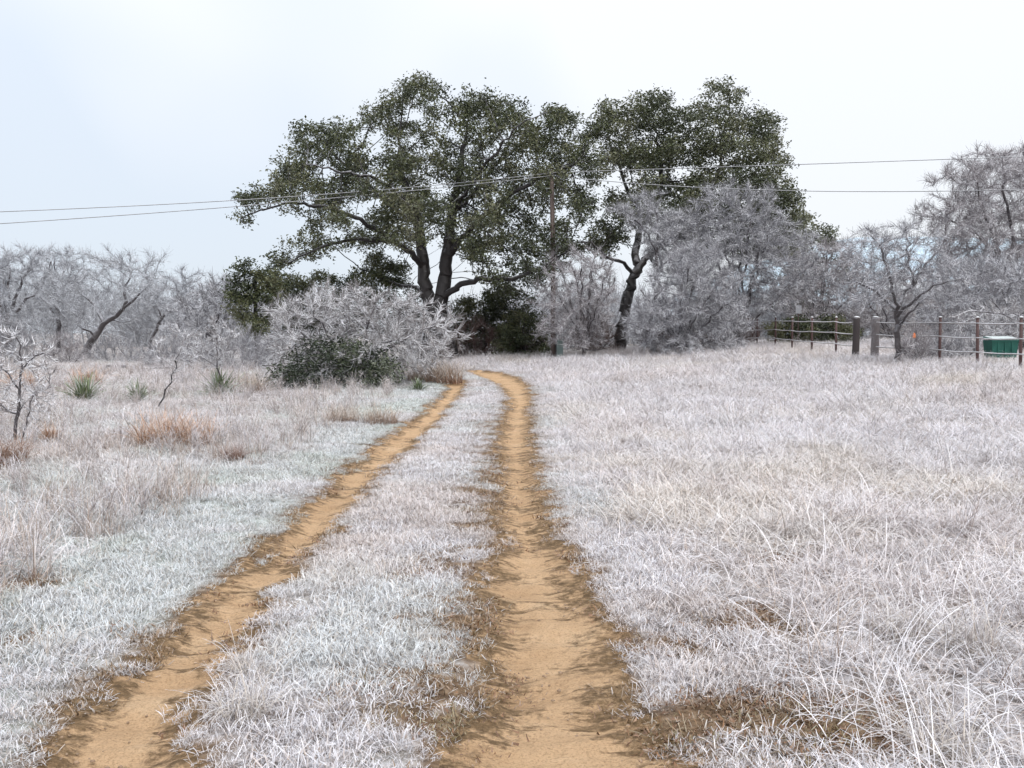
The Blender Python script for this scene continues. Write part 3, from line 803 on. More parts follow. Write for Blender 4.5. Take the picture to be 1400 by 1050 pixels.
for (lab, D, u0, u1, vt, vb, seed, n, tw) in [('pale frosted brush at the far left edge beyond the rosette plants', 46, -50, 60, 432, 505, 161, 420, 'twig_grey'), ('pinkish brush left of the dark leaning tree', 50, 55, 120, 452, 503, 162, 300, 'twig_lilac'),
        ('grey frosted brush below the dark leaning tree', 52, 100, 215, 462, 504, 163, 380, 'twig_grey'), ('grey frosted brush between the leaning sapling and the icy one', 44, 190, 268, 458, 508, 164, 380, 'twig_grey'),
        ('grey frosted brush just left of the wide frosted shrub', 41, 262, 380, 455, 512, 165, 520, 'twig_grey')]:
    brush(lab, D, u0, u1, vt, vb, seed, n, tw)

# a far wood that closes the view: one mass
def wood(name, label, D0, D1, u0, u1, vt, vb, n, seed, mat):
    r = np.random.default_rng(seed); parts = []
    for k in range(n):
        u = r.uniform(u0, u1); D = r.uniform(D0, D1)
        b = at(u, vb, D); b[2] = float(gz0(b[0], D))
        tp = np.interp(u, np.linspace(u0, u1, len(vt)), vt) + r.uniform(-3, 26)
        h = max(2.5, float(at(u, tp, D)[2] - b[2]))
        m = 105
        st = np.repeat(b[None, :], 4, 0) + r.normal(0, 0.5, (4, 3)) * np.array([1, 1, 0]); dr = r.normal(0, 0.22, (4, 3)); dr[:, 2] = 1
        parts.append(tubes(st, st + dr * h * 0.6, np.full(4, 0.09), np.full(4, 0.03), dr / np.linalg.norm(dr, axis=1)[:, None], dr / np.linalg.norm(dr, axis=1)[:, None], 4))
        c = b + np.array([0, 0, h * 0.5]) + r.normal(0, 1, (m, 3)) / 2.0 * np.array([h * 0.5, h * 0.5, h * 0.5])
        c[:, 2] = np.clip(c[:, 2], b[2] + 0.1, b[2] + h)
        dv = c - (b + np.array([0, 0, h * 0.2])); dv /= np.linalg.norm(dv, axis=1)[:, None]
        for q in range(5):
            e = dv + r.normal(0, 0.5, dv.shape); e[:, 2] += 0.4; e /= np.linalg.norm(e, axis=1)[:, None]
            f0 = c + r.normal(0, 0.25, c.shape)
            parts.append(ribbons(f0, f0 + e * r.uniform(0.5, 1.6, (m, 1)), np.full(m, 0.020), np.full(m, 0.008), e, r))
    v, q = join(parts)
    return tag(obj(name, mesh(name, v, q, mat, True)), label, 'wood', kind='stuff')
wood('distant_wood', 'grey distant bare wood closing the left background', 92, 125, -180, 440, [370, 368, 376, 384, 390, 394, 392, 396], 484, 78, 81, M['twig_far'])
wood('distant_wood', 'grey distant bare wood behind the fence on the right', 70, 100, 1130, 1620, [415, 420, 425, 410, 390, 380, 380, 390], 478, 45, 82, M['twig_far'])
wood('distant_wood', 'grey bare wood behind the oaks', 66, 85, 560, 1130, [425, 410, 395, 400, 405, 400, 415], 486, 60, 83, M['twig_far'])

# ------------------------------------------------------------------ utility pole, wires, pedestal
t = NT('pole_wood'); n = t.noise(3, 5, 0.6, t.stretch(6, 6, 0.6))
M['pole'] = t.done(t.ramp(n, (0.3, (0.085, 0.062, 0.055)), (0.7, (0.22, 0.175, 0.16))), 0.8, 0.2)
M['metal'] = frosted('dull_metal', (0.18, 0.18, 0.19), rough=0.5)
M['wire'] = frosted('iced_wire', (0.12, 0.12, 0.13), ice=(0.6, 0.6, 0.62), lo=-0.9, hi=0.3, nscale=0.6)
M['porcelain'] = frosted('insulator', (0.22, 0.16, 0.13), rough=0.3)
PD = 45.0
pb = at(757, 485, PD); pb[2] = float(gz(pb[0], PD)); ptop = at(754, 233, PD)
pole = thing('utility_pole', pb, 'weathered wooden utility pole with wires at the top', 'utility pole')
m = MB(); hz = ptop[2] - pb[2]
m.tube([(0, 0, -0.3), (-0.02, 0, hz * 0.3), (-0.06, 0, hz * 0.7), (ptop[0] - pb[0], 0, hz)], [0.13, 0.12, 0.105, 0.09], 14)
m.build('pole_shaft', M['pole'], pole, True)
m = MB(); m.tube([(-0.1, 0, hz), (-0.1, 0, hz + 0.10)], 0.02, 6); m.tube([(-0.1, 0, hz + 0.08), (-0.1, 0, hz + 0.13), (-0.1, 0, hz + 0.16), (-0.1, 0, hz + 0.2)], [0.05, 0.06, 0.045, 0.03], 10)
m.build('insulator', M['porcelain'], pole, True)
m = MB(); m.box((-0.09, -0.13, hz - 0.14), (0.1, 0.08, 0.16), 0, 0.015); m.tube([(-0.24, -0.15, hz - 0.12), (0.1, -0.15, hz - 0.12)], 0.022, 6)
m.build('wire_bracket', M['metal'], pole)
m = MB(); m.tube([(0.11, -0.1, 0.1), (0.10, -0.11, 1.2), (0.09, -0.11, 2.6)], 0.025, 6); m.build('conduit', M['metal'], pole, True)

def wire(px, Ys, label, r=0.016):
    us = np.array([p[0] for p in px]); vs = np.array([p[1] for p in px])
    uu = np.linspace(us[0], us[-1], 60)
    # smooth curve through the points
    co = np.polyfit(us / 700, vs, 3); vv = np.polyval(co, uu / 700)
    yy = np.interp(uu, us, np.interp(us, [us.min(), us.max()], Ys))
    P = np.stack([at(a, b, c) for a, b, c in zip(uu, vv, yy)])
    m = MB(); m.tube(P, r, 6)
    return tag(m.build('power_wire', M['wire'], None, True), label, 'wire', 'overhead wires')
wire([(-700, 318), (0, 290), (330, 272), (557, 258), (754, 236)], (36, PD), 'upper of the two wires left of the pole')
wire([(-700, 345), (0, 306), (330, 281), (557, 262), (754, 240)], (36, PD - 0.15), 'lower of the two wires left of the pole')
wire([(754, 236), (840, 233), (1060, 226), (1400, 214), (1900, 196)], (PD, 39), 'upper of the two wires right of the pole')
wire([(754, 240), (870, 251), (1060, 260), (1230, 262), (1400, 259), (1700, 250)], (PD - 0.15, 37), 'lower sagging wire right of the pole')

M['pedestal'] = frosted('pedestal_paint', (0.22, 0.29, 0.28), rough=0.5, lo=0.3)
b = at(765.5, 486, 44.4); b[2] = float(gz(b[0], b[1]))
ped = thing('utility_pedestal', b, 'pale green utility pedestal at the foot of the pole', 'pedestal')
m = MB(); m.box((0, 0, 0.40), (0.24, 0.22, 0.84), 0.2, 0.02); m.build('housing', M['pedestal'], ped)
m = MB(); m.box((0, 0, 0.85), (0.28, 0.26, 0.07), 0.2, 0.02); m.build('cap', M['pedestal'], ped)

# ------------------------------------------------------------------ pipe fences, gate posts, bin, sign, buildings
M['pipe'] = frosted('rusty_pipe', (0.10, 0.058, 0.055), ice=(0.72, 0.73, 0.76), lo=0.75, hi=1.2, rough=0.6, nscale=6, most=0.9)
M['rail'] = frosted('iced_rail', (0.30, 0.27, 0.26), ice=(0.76, 0.77, 0.80), lo=-0.2, hi=0.45, rough=0.5, nscale=2, most=0.95)
def fence(label, posts, hp=1.36, ext0=None, ext1=None):
    B = []
    for (u, D) in posts:
        x = float(at(u, 470, D)[0]); B.append(np.array([x, D, float(gz(x, D))]))
    T = thing('pipe_fence', B[0], label, 'fence', 'pipe fences along the pasture')
    for i, p in enumerate(B):
        m = MB(); q = p - B[0]; lean = rng.normal(0, 0.02, 2)
        m.tube([(q[0], q[1], q[2] - 0.3), (q[0] + lean[0] * .5, q[1] + lean[1] * .5, q[2] + 0.7), (q[0] + lean[0], q[1] + lean[1], q[2] + hp)], 0.043, 10)
        m.build('post', M['pipe'], T, True)
        m = MB(); m.tube([(q[0] + lean[0], q[1] + lean[1], q[2] + hp + 0.002), (q[0] + lean[0], q[1] + lean[1], q[2] + hp + 0.03), (q[0] + lean[0], q[1] + lean[1], q[2] + hp + 0.05)], [0.06, 0.052, 0.02], 10)
        m.build('post_cap', M['rail'], T, True)
    B2 = list(B)
    if ext0 is not None: B2 = [ext0] + B2
    if ext1 is not None: B2 = B2 + [ext1]
    for h in (0.42, 0.82, 1.22):
        for p, q in zip(B2[:-1], B2[1:]):
            tt = np.linspace(0, 1, 9)
            L = np.stack([p[k] + (q[k] - p[k]) * tt for k in range(3)], -1) - B[0]
            L[:, 2] += h - 0.035 * np.sin(math.pi * tt) * rng.uniform(0.3, 1.0) ; L[:, 0] -= 0.075
            m = MB(); m.tube(L, 0.019, 8); m.build('rail', M['rail'], T, True)
    return B
def gp(u, D):
    x = float(at(u, 470, D)[0]); return np.array([x, D, float(gz(x, D))])
g1, g2 = gp(1170, 34.5), gp(1196, 32.7)
xe = np.array([12.3, 56.0, float(gz(12.3, 56.0))])
fence('far stretch of pipe fence left of the dark gate post', [(1035, 50), (1060, 46), (1083, 42.5), (1110, 39.5), (1143, 37)], ext1=g1 + np.array([0, 0.17, 0]), ext0=xe)
fence('near stretch of pipe fence in front of the green bin', [(1285, 29.5), (1337, 27.7), (1396, 26), (1462, 24.3)], ext0=g2 + np.array([0.05, -0.2, 0]))
M['post_dark'] = frosted('old_post', (0.055, 0.045, 0.045), lo=0.5, hi=1.0, rough=0.8, nscale=8)
M['post_grey'] = frosted('grey_post', (0.17, 0.15, 0.15), ice=(0.5, 0.49, 0.52), lo=0.0, hi=1.1, rough=0.8, nscale=8)
for (g, mt, lab, r0, hh) in ((g1, 'post_dark', 'thick dark wooden gate post with an icy top', 0.12, 1.38), (g2, 'post_grey', 'thick grey wooden gate post next to the dark one', 0.13, 1.36)):
    T = thing('gate_post', g, lab, 'post')
    k = 12; th = np.arange(k) * 2 * math.pi / k
    rr = 1 + rng.normal(0, 0.06, k); P = []; Qd = []
    for (z, s) in ((-0.3, 1.08), (0.2, 1.05), (0.7, 0.97), (1.1, 1.0), (hh - 0.03, 0.96), (hh, 0.86)):
        P += [(r0 * s * rr[j] * math.cos(th[j]) + 0.02 * z, r0 * s * rr[j] * math.sin(th[j]), z) for j in range(k)]
    for l in range(5):
        for j in range(k): Qd.append((l * k + j, l * k + (j + 1) % k, l * k + k + (j + 1) % k, l * k + k + j))
    P.append((0.03, 0, hh + 0.004)); 
    for j in range(0, k, 2): Qd.append((len(P) - 1, 5 * k + j, 5 * k + j + 1, 5 * k + (j + 2) % k))
    obj('post_shaft', mesh('post_shaft', P, Qd, M[mt], True), T)
    m = MB(); m.tube([(0.03, 0, hh + 0.006), (0.03, 0, hh + 0.035), (0.035, 0, hh + 0.06)], [r0 * 0.95, r0 * 0.85, r0 * 0.3], 12); m.build('ice_cap', M['rail'], T, True)

t = NT('bin_green'); M['bin'] = t.done(t.ramp(t.noise(4, 4), (0.3, (0.008, 0.07, 0.055)), (0.7, (0.016, 0.11, 0.085))), 0.5, 0.4)
M['bin_lid'] = frosted('bin_lid', (0.012, 0.12, 0.095), ice=(0.72, 0.78, 0.78), lo=0.5, hi=0.9, nscale=2)
M['rubber'] = frosted('rubber', (0.02, 0.02, 0.02), lo=1.5, hi=2)
b = at(1367.5, 490, 29.5); b[2] = float(gz(b[0], 29.5)) + 0.06
T = thing('waste_bin', b, 'green wheeled waste bin with frosted lid behind the fence', 'bin')
T.scale = (0.68, 0.68, 0.76)
m = MB()
k = [(-0.52, -0.36, 0.12), (0.52, -0.36, 0.12), (0.52, 0.36, 0.12), (-0.52, 0.36, 0.12), (-0.58, -0.42, 0.80), (0.58, -0.42, 0.80), (0.58, 0.42, 0.80), (-0.58, 0.42, 0.80)]
m.add(k, [(3, 2, 1, 0), (4, 5, 6, 7), (0, 1, 5, 4), (1, 2, 6, 5), (2, 3, 7, 6), (3, 0, 4, 7)])
for xx in (-0.3, 0.0, 0.3): m.box((xx, -0.405, 0.45), (0.05, 0.05, 0.6))
m.box((0, -0.43, 0.77), (1.2, 0.04, 0.05)); m.build('bin_body', M['bin'], T)
m = MB(); m.add([(-0.6, -0.46, 0.81), (0.6, -0.46, 0.81), (0.6, 0.44, 0.84), (-0.6, 0.44, 0.84), (-0.56, -0.40, 0.87), (0.56, -0.40, 0.87), (0.56, 0.40, 0.95), (-0.56, 0.40, 0.95)],
                [(3, 2, 1, 0), (4, 5, 6, 7), (0, 1, 5, 4), (1, 2, 6, 5), (2, 3, 7, 6), (3, 0, 4, 7)]); m.build('lid', M['bin_lid'], T)
for (xx, yy) in ((-0.45, -0.3), (0.45, -0.3), (-0.45, 0.3), (0.45, 0.3)):
    m = MB(); m.tube([(xx - 0.025, yy, 0.07), (xx + 0.025, yy, 0.07)], 0.07, 12); m.build('wheel', M['rubber'], T)

M['sign'] = frosted('sign_metal', (0.42, 0.43, 0.46), ice=(0.6, 0.61, 0.65), lo=0.6, hi=1.2, rough=0.4)
b = at(1091, 474, 47); b[2] = float(gz(b[0], 47)); zt = float(at(1091, 417, 47)[2] - b[2])
T = thing('small_sign', b, 'small grey rectangular sign on a thin post behind the far fence', 'sign')
m = MB(); m.tube([(0, 0.03, -0.2), (0, 0.03, zt - 0.05)], 0.02, 8); m.build('sign_post', M['pipe'], T, True)
m = MB(); m.box((0, 0, zt - 0.2), (0.29, 0.015, 0.40), 0.1, 0.004); m.build('sign_plate', M['sign'], T)

t = NT('orange_ribbon'); M['orange'] = t.done((0.75, 0.24, 0.10), 0.6, 0.3)
b = at(1250, 455, 29.6)
P = []; Qd = []
for i in range(6):
    s = i / 5; P += [(-0.03 - 0.02 * s + 0.01 * math.sin(7 * s), 0.02 * math.sin(5 * s), -0.16 * s), (0.03 + 0.015 * s, 0.015 * math.cos(6 * s), -0.15 * s),
                     (0.03 + 0.015 * s, 0.015 * math.cos(6 * s) + 0.004, -0.15 * s), (-0.03 - 0.02 * s + 0.01 * math.sin(7 * s), 0.02 * math.sin(5 * s) + 0.004, -0.16 * s)]
for i in range(5):
    for j in range(4): Qd.append((4 * i + j, 4 * i + (j + 1) % 4, 4 * i + 4 + (j + 1) % 4, 4 * i + 4 + j))
tag(obj('marker_ribbon', mesh('marker_ribbon', P, Qd, M['orange'], True), None, [float(q) for q in b]), 'small orange ribbon tied in the twigs beside the grey trunk', 'ribbon')

M['wall_pale'] = frosted('pale_siding', (0.48, 0.42, 0.38), lo=1.5, hi=2)
M['roof_white'] = frosted('iced_roof', (0.45, 0.45, 0.47), ice=(0.80, 0.84, 0.86), lo=0.1, hi=0.6)
t = NT('dark_glass'); M['glass'] = t.done((0.03, 0.035, 0.045), 0.1, 0.5)
def house(label, u, vb, D, w, d, h, rz, wallm, roofm):
    b = at(u, vb, D); b[2] = float(gz0(b[0], D))
    T = thing('farm_building', b, label, 'building')
    T.rotation_euler = (0, 0, rz)
    m = MB(); m.box((0, 0, h / 2 - 0.1), (w, d, h + 0.2)); m.build('wall', M[wallm], T)
    m = MB(); e = 0.4; rh = h + d * 0.28
    for s in (-1, 1):
        p = [(-w / 2 - e, s * (d / 2 + e), h - 0.05), (w / 2 + e, s * (d / 2 + e), h - 0.05), (w / 2 + e, 0, rh), (-w / 2 - e, 0, rh)]
        p += [(a, b_, c + 0.12) for a, b_, c in p]
        m.add(p, [(0, 1, 2, 3), (7, 6, 5, 4), (0, 4, 5, 1), (1, 5, 6, 2), (2, 6, 7, 3), (3, 7, 4, 0)])
    m.build('roof', M[roofm], T)
    for s in (-1, 1):
        m = MB(); m.add([(s * (w / 2 - 0.02), -d / 2, h), (s * (w / 2 - 0.02), d / 2, h), (s * (w / 2 - 0.02), 0, rh - 0.02), (s * (w / 2 - 0.02), -d / 4, h + (rh - h) / 2)], [(0, 1, 2, 3)])
        m.build('gable', M[wallm], T)
    for xx in (-w * 0.3, w * 0.12):
        m = MB(); m.box((xx, -d / 2 - 0.02, h * 0.58), (0.9, 0.06, 1.0)); o = m.build('window', M['glass'], T)
        m = MB()
        for (cx, cz, ww, hh2) in ((0, 0.54, 1.06, 0.08), (0, -0.54, 1.06, 0.08), (-0.49, 0, 0.08, 1.0), (0.49, 0, 0.08, 1.0)): m.box((xx + cx, -d / 2 - 0.05, h * 0.58 + cz), (ww, 0.06, hh2))
        m.build('window_frame', M['roof_white'], o)
    m = MB(); m.box((w * 0.36, -d / 2 - 0.03, 1.0), (0.9, 0.06, 2.0)); m.build('door', M['glass'], T)
house('pale distant building with icy roof glimpsed through the left trees', 222, 478, 130, 9, 6, 2.8, 0.1, 'wall_pale', 'roof_white')
house('pinkish house glimpsed through the frosted trees on the right', 1242, 462, 82, 4.5, 4, 3.4, -0.15, 'wall_pale', 'roof_white')

# long dark log lying behind the left pasture
t = NT('dark_log'); M['log'] = frosted('dark_log', (0.05, 0.045, 0.048), lo=0.75, hi=1.3, nscale=3)
la, lb = at(146, 491, 42), at(240, 497, 41)
la[2], lb[2] = float(gz(la[0], la[1])) + 0.12, float(gz(lb[0], lb[1])) + 0.05
m = MB(); L = np.stack([la + (lb - la) * s + np.array([0, 0.06 * math.sin(5 * s), 0.05 * math.sin(9 * s)]) for s in np.linspace(0, 1, 16)])
m.tube(L - la, np.linspace(0.075, 0.045, 16), 10)
T = m.build('fallen_log', M['log'], None, True, [float(q) for q in la]); tag(T, 'long dark fallen log lying behind the green rosettes on the left', 'log')

# ------------------------------------------------------------------ near saplings, rosette plants, bunch grasses
bare_tree('iced_sapling', 'glazed young tree with thick icy twigs at the left edge', 'sapling', 14.0,
    [(-40, 560), (-45, 500), (-20, 460), (15, 445), (45, 460), (75, 480), (78, 520), (70, 560), (30, 575)],
    [([(20, 616), (22, 580), (26, 540), (28, 500), (24, 462)], 0.026, 0.010), ([(26, 560), (45, 540, 0.1), (72, 530, 0.2)], 0.010, 0.006), ([(27, 530), (5, 505, -0.1), (-20, 490, -0.2)], 0.010, 0.006),
     ([(28, 505), (50, 485, -0.1), (68, 478, -0.1)], 0.010, 0.006), ([(24, 570), (0, 555, 0.1), (-25, 545, 0.2)], 0.010, 0.006)],
    0.55, 91, 200, 0.10, 0.13, 0.0042, 1, 0.19, 0.0085, 'twig_white', split=0.009, thr=0.012, up=0.2, infl=1.5)
bare_tree('iced_sapling', 'thin second stem with icy side twigs beside the glazed young tree', 'sapling', 14.3,
    [(30, 575), (35, 540), (60, 520), (85, 535), (80, 570), (50, 585)], [([(33, 612), (36, 590), (40, 560), (48, 530)], 0.012, 0.006)], 0.25, 92, 60, 0.10, 0.14, 0.005, 1, 0.15, 0.007, 'twig_white', split=0.008, thr=0.012, infl=1.5)
bare_tree('iced_sapling', 'dark slender leaning sapling between two spiky green rosettes', 'sapling', 21,
    [(200, 500), (215, 455), (245, 440), (275, 455), (270, 490), (235, 510)], [([(213, 562), (224, 540), (236, 515), (242, 490), (252, 462)], 0.022, 0.008), ([(236, 512), (252, 500, 0.2), (268, 486, 0.3)], 0.010, 0.006), ([(238, 505), (222, 488, 0), (212, 472, -0.1)], 0.009, 0.005)],
    0.6, 93, 60, 0.16, 0.24, 0.005, 2, 0.24, 0.006, 'twig_white', split=0.012, thr=0.02, infl=2, bark='bark')
bare_tree('iced_sapling', 'bright icy twiggy sapling above the largest green rosette', 'sapling', 25,
    [(262, 505), (265, 460), (290, 425), (315, 440), (325, 480), (310, 505)], [([(300, 538), (300, 515), (298, 480), (296, 450)], 0.022, 0.01), ([(300, 505), (278, 490, 0.2), (264, 478, 0.3)], 0.010, 0.006), ([(299, 490), (315, 470, 0), (322, 455, -0.1)], 0.009, 0.005)],
    0.7, 94, 120, 0.16, 0.22, 0.006, 3, 0.25, 0.007, 'twig_white', split=0.012, thr=0.02, infl=2)

def blades(B, r, foot, L, W, th0, th1, nseg, c0, c1, jit=0.15, dirbias=None):
    """bent tapering grass blades: vertices, faces, colours (c0 at the base, c1 at the tip)"""
    a = r.uniform(0, 2 * math.pi, B)
    if dirbias is not None: a = dirbias[0] + r.normal(0, dirbias[1], B)
    rad = foot * np.sqrt(r.random(B)); pa = r.uniform(0, 2 * math.pi, B)
    p = np.stack([rad * np.cos(pa), rad * np.sin(pa), np.full(B, -0.01)], -1)
    l = r.uniform(L[0], L[1], B) / nseg; w = r.uniform(W[0], W[1], B)
    t0 = r.uniform(th0[0], th0[1], B); t1 = r.uniform(th1[0], th1[1], B)
    h = np.stack([np.cos(a), np.sin(a), 0 * a], -1); s = np.stack([-np.sin(a), np.cos(a), 0 * a], -1)
    tw = r.uniform(-0.6, 0.6, B)
    s = s * np.cos(tw)[:, None] + np.array([0, 0, 1.0]) * np.sin(tw)[:, None]
    Vv = []; Cc = []
    k0 = np.array(c0)[r.integers(0, len(c0), B)]; k1 = np.array(c1)[r.integers(0, len(c1), B)]
    br = r.uniform(1 - jit, 1 + jit, (B, 1))
    for i in range(nseg + 1):
        t = i / nseg; ww = (w * (1 - 0.75 * t))[:, None] / 2
        Vv.append(p - s * ww); Vv.append(p + s * ww)
        c = (k0 * (1 - t ** 0.7) + k1 * t ** 0.7) * br; Cc += [c, c]
        th = t0 + t1 * t
        p = p + l[:, None] * (h * np.sin(th)[:, None] + np.array([0, 0, 1.0]) * np.cos(th)[:, None])
    n = 2 * (nseg + 1)
    Vv = np.stack(Vv, 1).reshape(-1, 3); Cc = np.stack(Cc, 1).reshape(-1, 3)
    b = (np.arange(B) * n)[:, None]; i = np.arange(nseg) * 2
    q = np.stack([b + i, b + i + 1, b + i + 3, b + i + 2], -1).reshape(-1, 4)
    return Vv, q, np.clip(Cc, 0, 0.95)

def plant(name, label, cat, u, v, parts, seed, group=None, size=1.0, mat='clump_blade'):
    x, D = hit(u, v); z = float(gz(x, D)); r = np.random.default_rng(seed)
    Vs, Qs, Cs, o = [], [], [], 0
    for kw in parts:
        V_, q, c = blades(r=r, **kw); Vs.append(V_ * size); Qs.append(q + o); Cs.append(c); o += len(V_)
    return tag(obj(name, mesh(name, np.concatenate(Vs), np.concatenate(Qs), M[mat], False, np.concatenate(Cs)), None, (x, D, z)), label, cat, group)

YG = [(0.07, 0.09, 0.045), (0.10, 0.13, 0.06)]; YT = [(0.15, 0.20, 0.09), (0.22, 0.27, 0.14), (0.45, 0.48, 0.42)]
for (u, v, s, lab, k) in [(302, 541, 1.0, 'largest spiky green rosette plant below the bright icy sapling', 1), (116, 547, 0.95, 'spiky green rosette plant at far left behind the glazed young tree', 2),
                          (188, 548, 0.72, 'spiky green rosette plant left of the leaning sapling', 3), (345, 535, 0.5, 'smallest spiky green rosette, left of the evergreen bush', 4), (572, 533, 0.55, 'spiky rosette plant at the right foot of the evergreen bush', 5)]:
    plant('rosette_plant', lab, 'plant', u, v, [dict(B=150, foot=0.12, L=(0.30, 0.66), W=(0.03, 0.055), th0=(0.0, 1.45), th1=(0.0, 0.8), nseg=3, c0=YG, c1=YT)], 100 + k, 'spiky rosette plants', s * 1.25)

TAN0 = [(0.20, 0.10, 0.06), (0.27, 0.15, 0.09)]; RUS1 = [(0.60, 0.36, 0.22), (0.66, 0.43, 0.29), (0.74, 0.60, 0.50)]; PALE1 = [(0.62, 0.54, 0.46), (0.70, 0.66, 0.62), (0.55, 0.46, 0.38)]
GRY1 = [(0.62, 0.60, 0.63), (0.72, 0.72, 0.76), (0.5, 0.46, 0.45)]
for (u, v, s, lab, c1, foot, k) in [
    (215, 610, 1.25, 'left one of two adjoining large russet grass clumps', RUS1, 0.25, 1), (262, 608, 1.2, 'right one of two adjoining large russet grass clumps', RUS1, 0.25, 2),
    (12, 640, 1.0, 'brown bunch grass below the glazed young tree at the left edge', [(0.36, 0.25, 0.19), (0.46, 0.34, 0.28)], 0.2, 3), (70, 606, 0.7, 'small tan bunch grass right of the glazed young tree', RUS1, 0.15, 4),
    (318, 632, 0.6, 'low brown bunch grass right of the two large russet clumps', [(0.34, 0.22, 0.18), (0.5, 0.42, 0.4)], 0.22, 5), (118, 528, 1.6, 'reddish bunch grass behind the far-left rosette plant', RUS1, 0.28, 6),
    (30, 530, 1.5, 'reddish bunch grass at the left edge behind the young tree', RUS1, 0.25, 7),
    (606, 524, 2.0, 'tall cream bunch grass at the right foot of the frosted shrub', PALE1, 0.3, 8), (578, 522, 1.7, 'cream bunch grass under the right side of the frosted shrub', PALE1, 0.3, 9),
    (340, 538, 1.5, 'pinkish bunch grass left of the evergreen bush', PALE1, 0.3, 10), (520, 580, 0.9, 'dull tan bunch grass on the verge below the frosted shrub', PALE1, 0.35, 11), (470, 578, 0.8, 'dull grey bunch grass below the evergreen bush', PALE1, 0.35, 12)]:
    plant('bunch_grass', lab, 'grass clump', u, v, [dict(B=420, foot=foot, L=(0.25, 0.55), W=(0.006, 0.011), th0=(0.0, 0.9), th1=(0.4, 1.7), nseg=5, c0=TAN0, c1=c1)], 130 + k, 'bunch grass clumps', s)

for (u, v, s, lab, n, k) in [(330, 985, 0.75, 'tall pale grass tuft leaning over the left wheel track', 170, 1), (345, 925, 0.6, 'pale grass tuft on the inner edge of the left track, behind the taller one', 120, 2),
                             (1290, 1040, 1.0, 'straggly pale weed with bent stalks at the lower right', 150, 3), (1330, 900, 1.0, 'pale arching grass tuft at the right edge', 150, 4), (1240, 880, 0.9, 'tan feathery grass tuft in the right foreground', 160, 5),
                             (70, 895, 0.8, 'single upright pale tuft on the left verge', 60, 6)]:
    plant('grass_tuft', lab, 'grass clump', u, v, [dict(B=n, foot=0.14, L=(0.15, 0.50), W=(0.003, 0.007), th0=(0.0, 1.0), th1=(0.5, 2.2), nseg=6, c0=[(0.42, 0.36, 0.30), (0.5, 0.44, 0.38)], c1=[(0.74, 0.72, 0.74), (0.66, 0.60, 0.55), (0.80, 0.80, 0.84)])], 150 + k, 'pale grass tufts', s)

# ------------------------------------------------------------------ the frosted grass itself
def proto(tagname, n, seed, **kw):
    c = bpy.data.collections.new(tagname)
    for i in range(n):
        r = np.random.default_rng(seed + i)
        Vv, q, cc = blades(r=r, **kw)
        me = mesh('%s_%02d' % (tagname, i), Vv, q, M['blade'], False, cc)
        o = bpy.data.objects.new('%s_%02d' % (tagname, i), me); c.objects.link(o)
    return c

def scatter(name, pts, scl, tint, coll, n, label, r, tilt=0.12, mat=None):
    me = bpy.data.meshes.new(name); N = len(pts)
    me.vertices.add(N); me.vertices.foreach_set('co', np.asarray(pts, np.float32).ravel())
    rot = np.stack([r.normal(0, tilt, N), r.normal(0, tilt, N), r.uniform(0, 6.283, N)], -1).astype(np.float32)
    a = me.attributes.new('rot', 'FLOAT_VECTOR', 'POINT'); a.data.foreach_set('vector', rot.ravel())
    a = me.attributes.new('scl', 'FLOAT', 'POINT'); a.data.foreach_set('value', np.asarray(scl, np.float32))
    a = me.attributes.new('pick', 'INT', 'POINT'); a.data.foreach_set('value', r.integers(0, n, N).astype(np.int32))
    a = me.attributes.new('tint', 'FLOAT_COLOR', 'POINT'); c4 = np.ones((N, 4), np.float32); c4[:, :3] = tint; a.data.foreach_set('color', c4.ravel())
    o = obj(name, me)
    ng = bpy.data.node_groups.new(name + '_nodes', 'GeometryNodeTree')
    ng.interface.new_socket('Geometry', in_out='INPUT', socket_type='NodeSocketGeometry')
    ng.interface.new_socket('Geometry', in_out='OUTPUT', socket_type='NodeSocketGeometry')
    gi, go = ng.nodes.new('NodeGroupInput'), ng.nodes.new('NodeGroupOutput')
    ci = ng.nodes.new('GeometryNodeCollectionInfo'); ci.inputs['Collection'].default_value = coll
    ci.inputs['Separate Children'].default_value = True; ci.inputs['Reset Children'].default_value = True
    ip = ng.nodes.new('GeometryNodeInstanceOnPoints'); ip.inputs['Pick Instance'].default_value = True
    def na(nm, ty):
        k = ng.nodes.new('GeometryNodeInputNamedAttribute'); k.data_type = ty; k.inputs['Name'].default_value = nm
        return [s for s in k.outputs if s.enabled and s.name == 'Attribute'][0]
    e2r = ng.nodes.new('FunctionNodeEulerToRotation')
    ng.links.new(na('rot', 'FLOAT_VECTOR'), e2r.inputs[0])
    L = ng.links
    L.new(gi.outputs[0], ip.inputs['Points']); L.new(ci.outputs[0], ip.inputs['Instance'])
    L.new(na('pick', 'INT'), ip.inputs['Instance Index']); L.new(e2r.outputs[0], ip.inputs['Rotation']); L.new(na('scl', 'FLOAT'), ip.inputs['Scale'])
    L.new(ip.outputs[0], go.inputs[0])
    md = o.modifiers.new('scatter', 'NODES'); md.node_group = ng
    return tag(o, label, 'grass', kind='stuff')

def field(rho, r, y0=1.6, y1=62, near=5.0, pw=1.0):
    """points over the ground: rho per square metre up to near, thinner beyond"""
    yy = np.geomspace(y0, y1, 400); w = 2.2 + 0.60 * yy
    dn = rho * np.minimum(1, (near / yy) ** pw) * 2 * w
    cdf = np.concatenate([[0], np.cumsum((dn[1:] + dn[:-1]) / 2 * np.diff(yy))]); n = int(cdf[-1])
    y_ = np.interp(r.random(n) * cdf[-1], cdf, yy)
    return r.uniform(-1, 1, n) * (2.2 + 0.60 * y_), y_

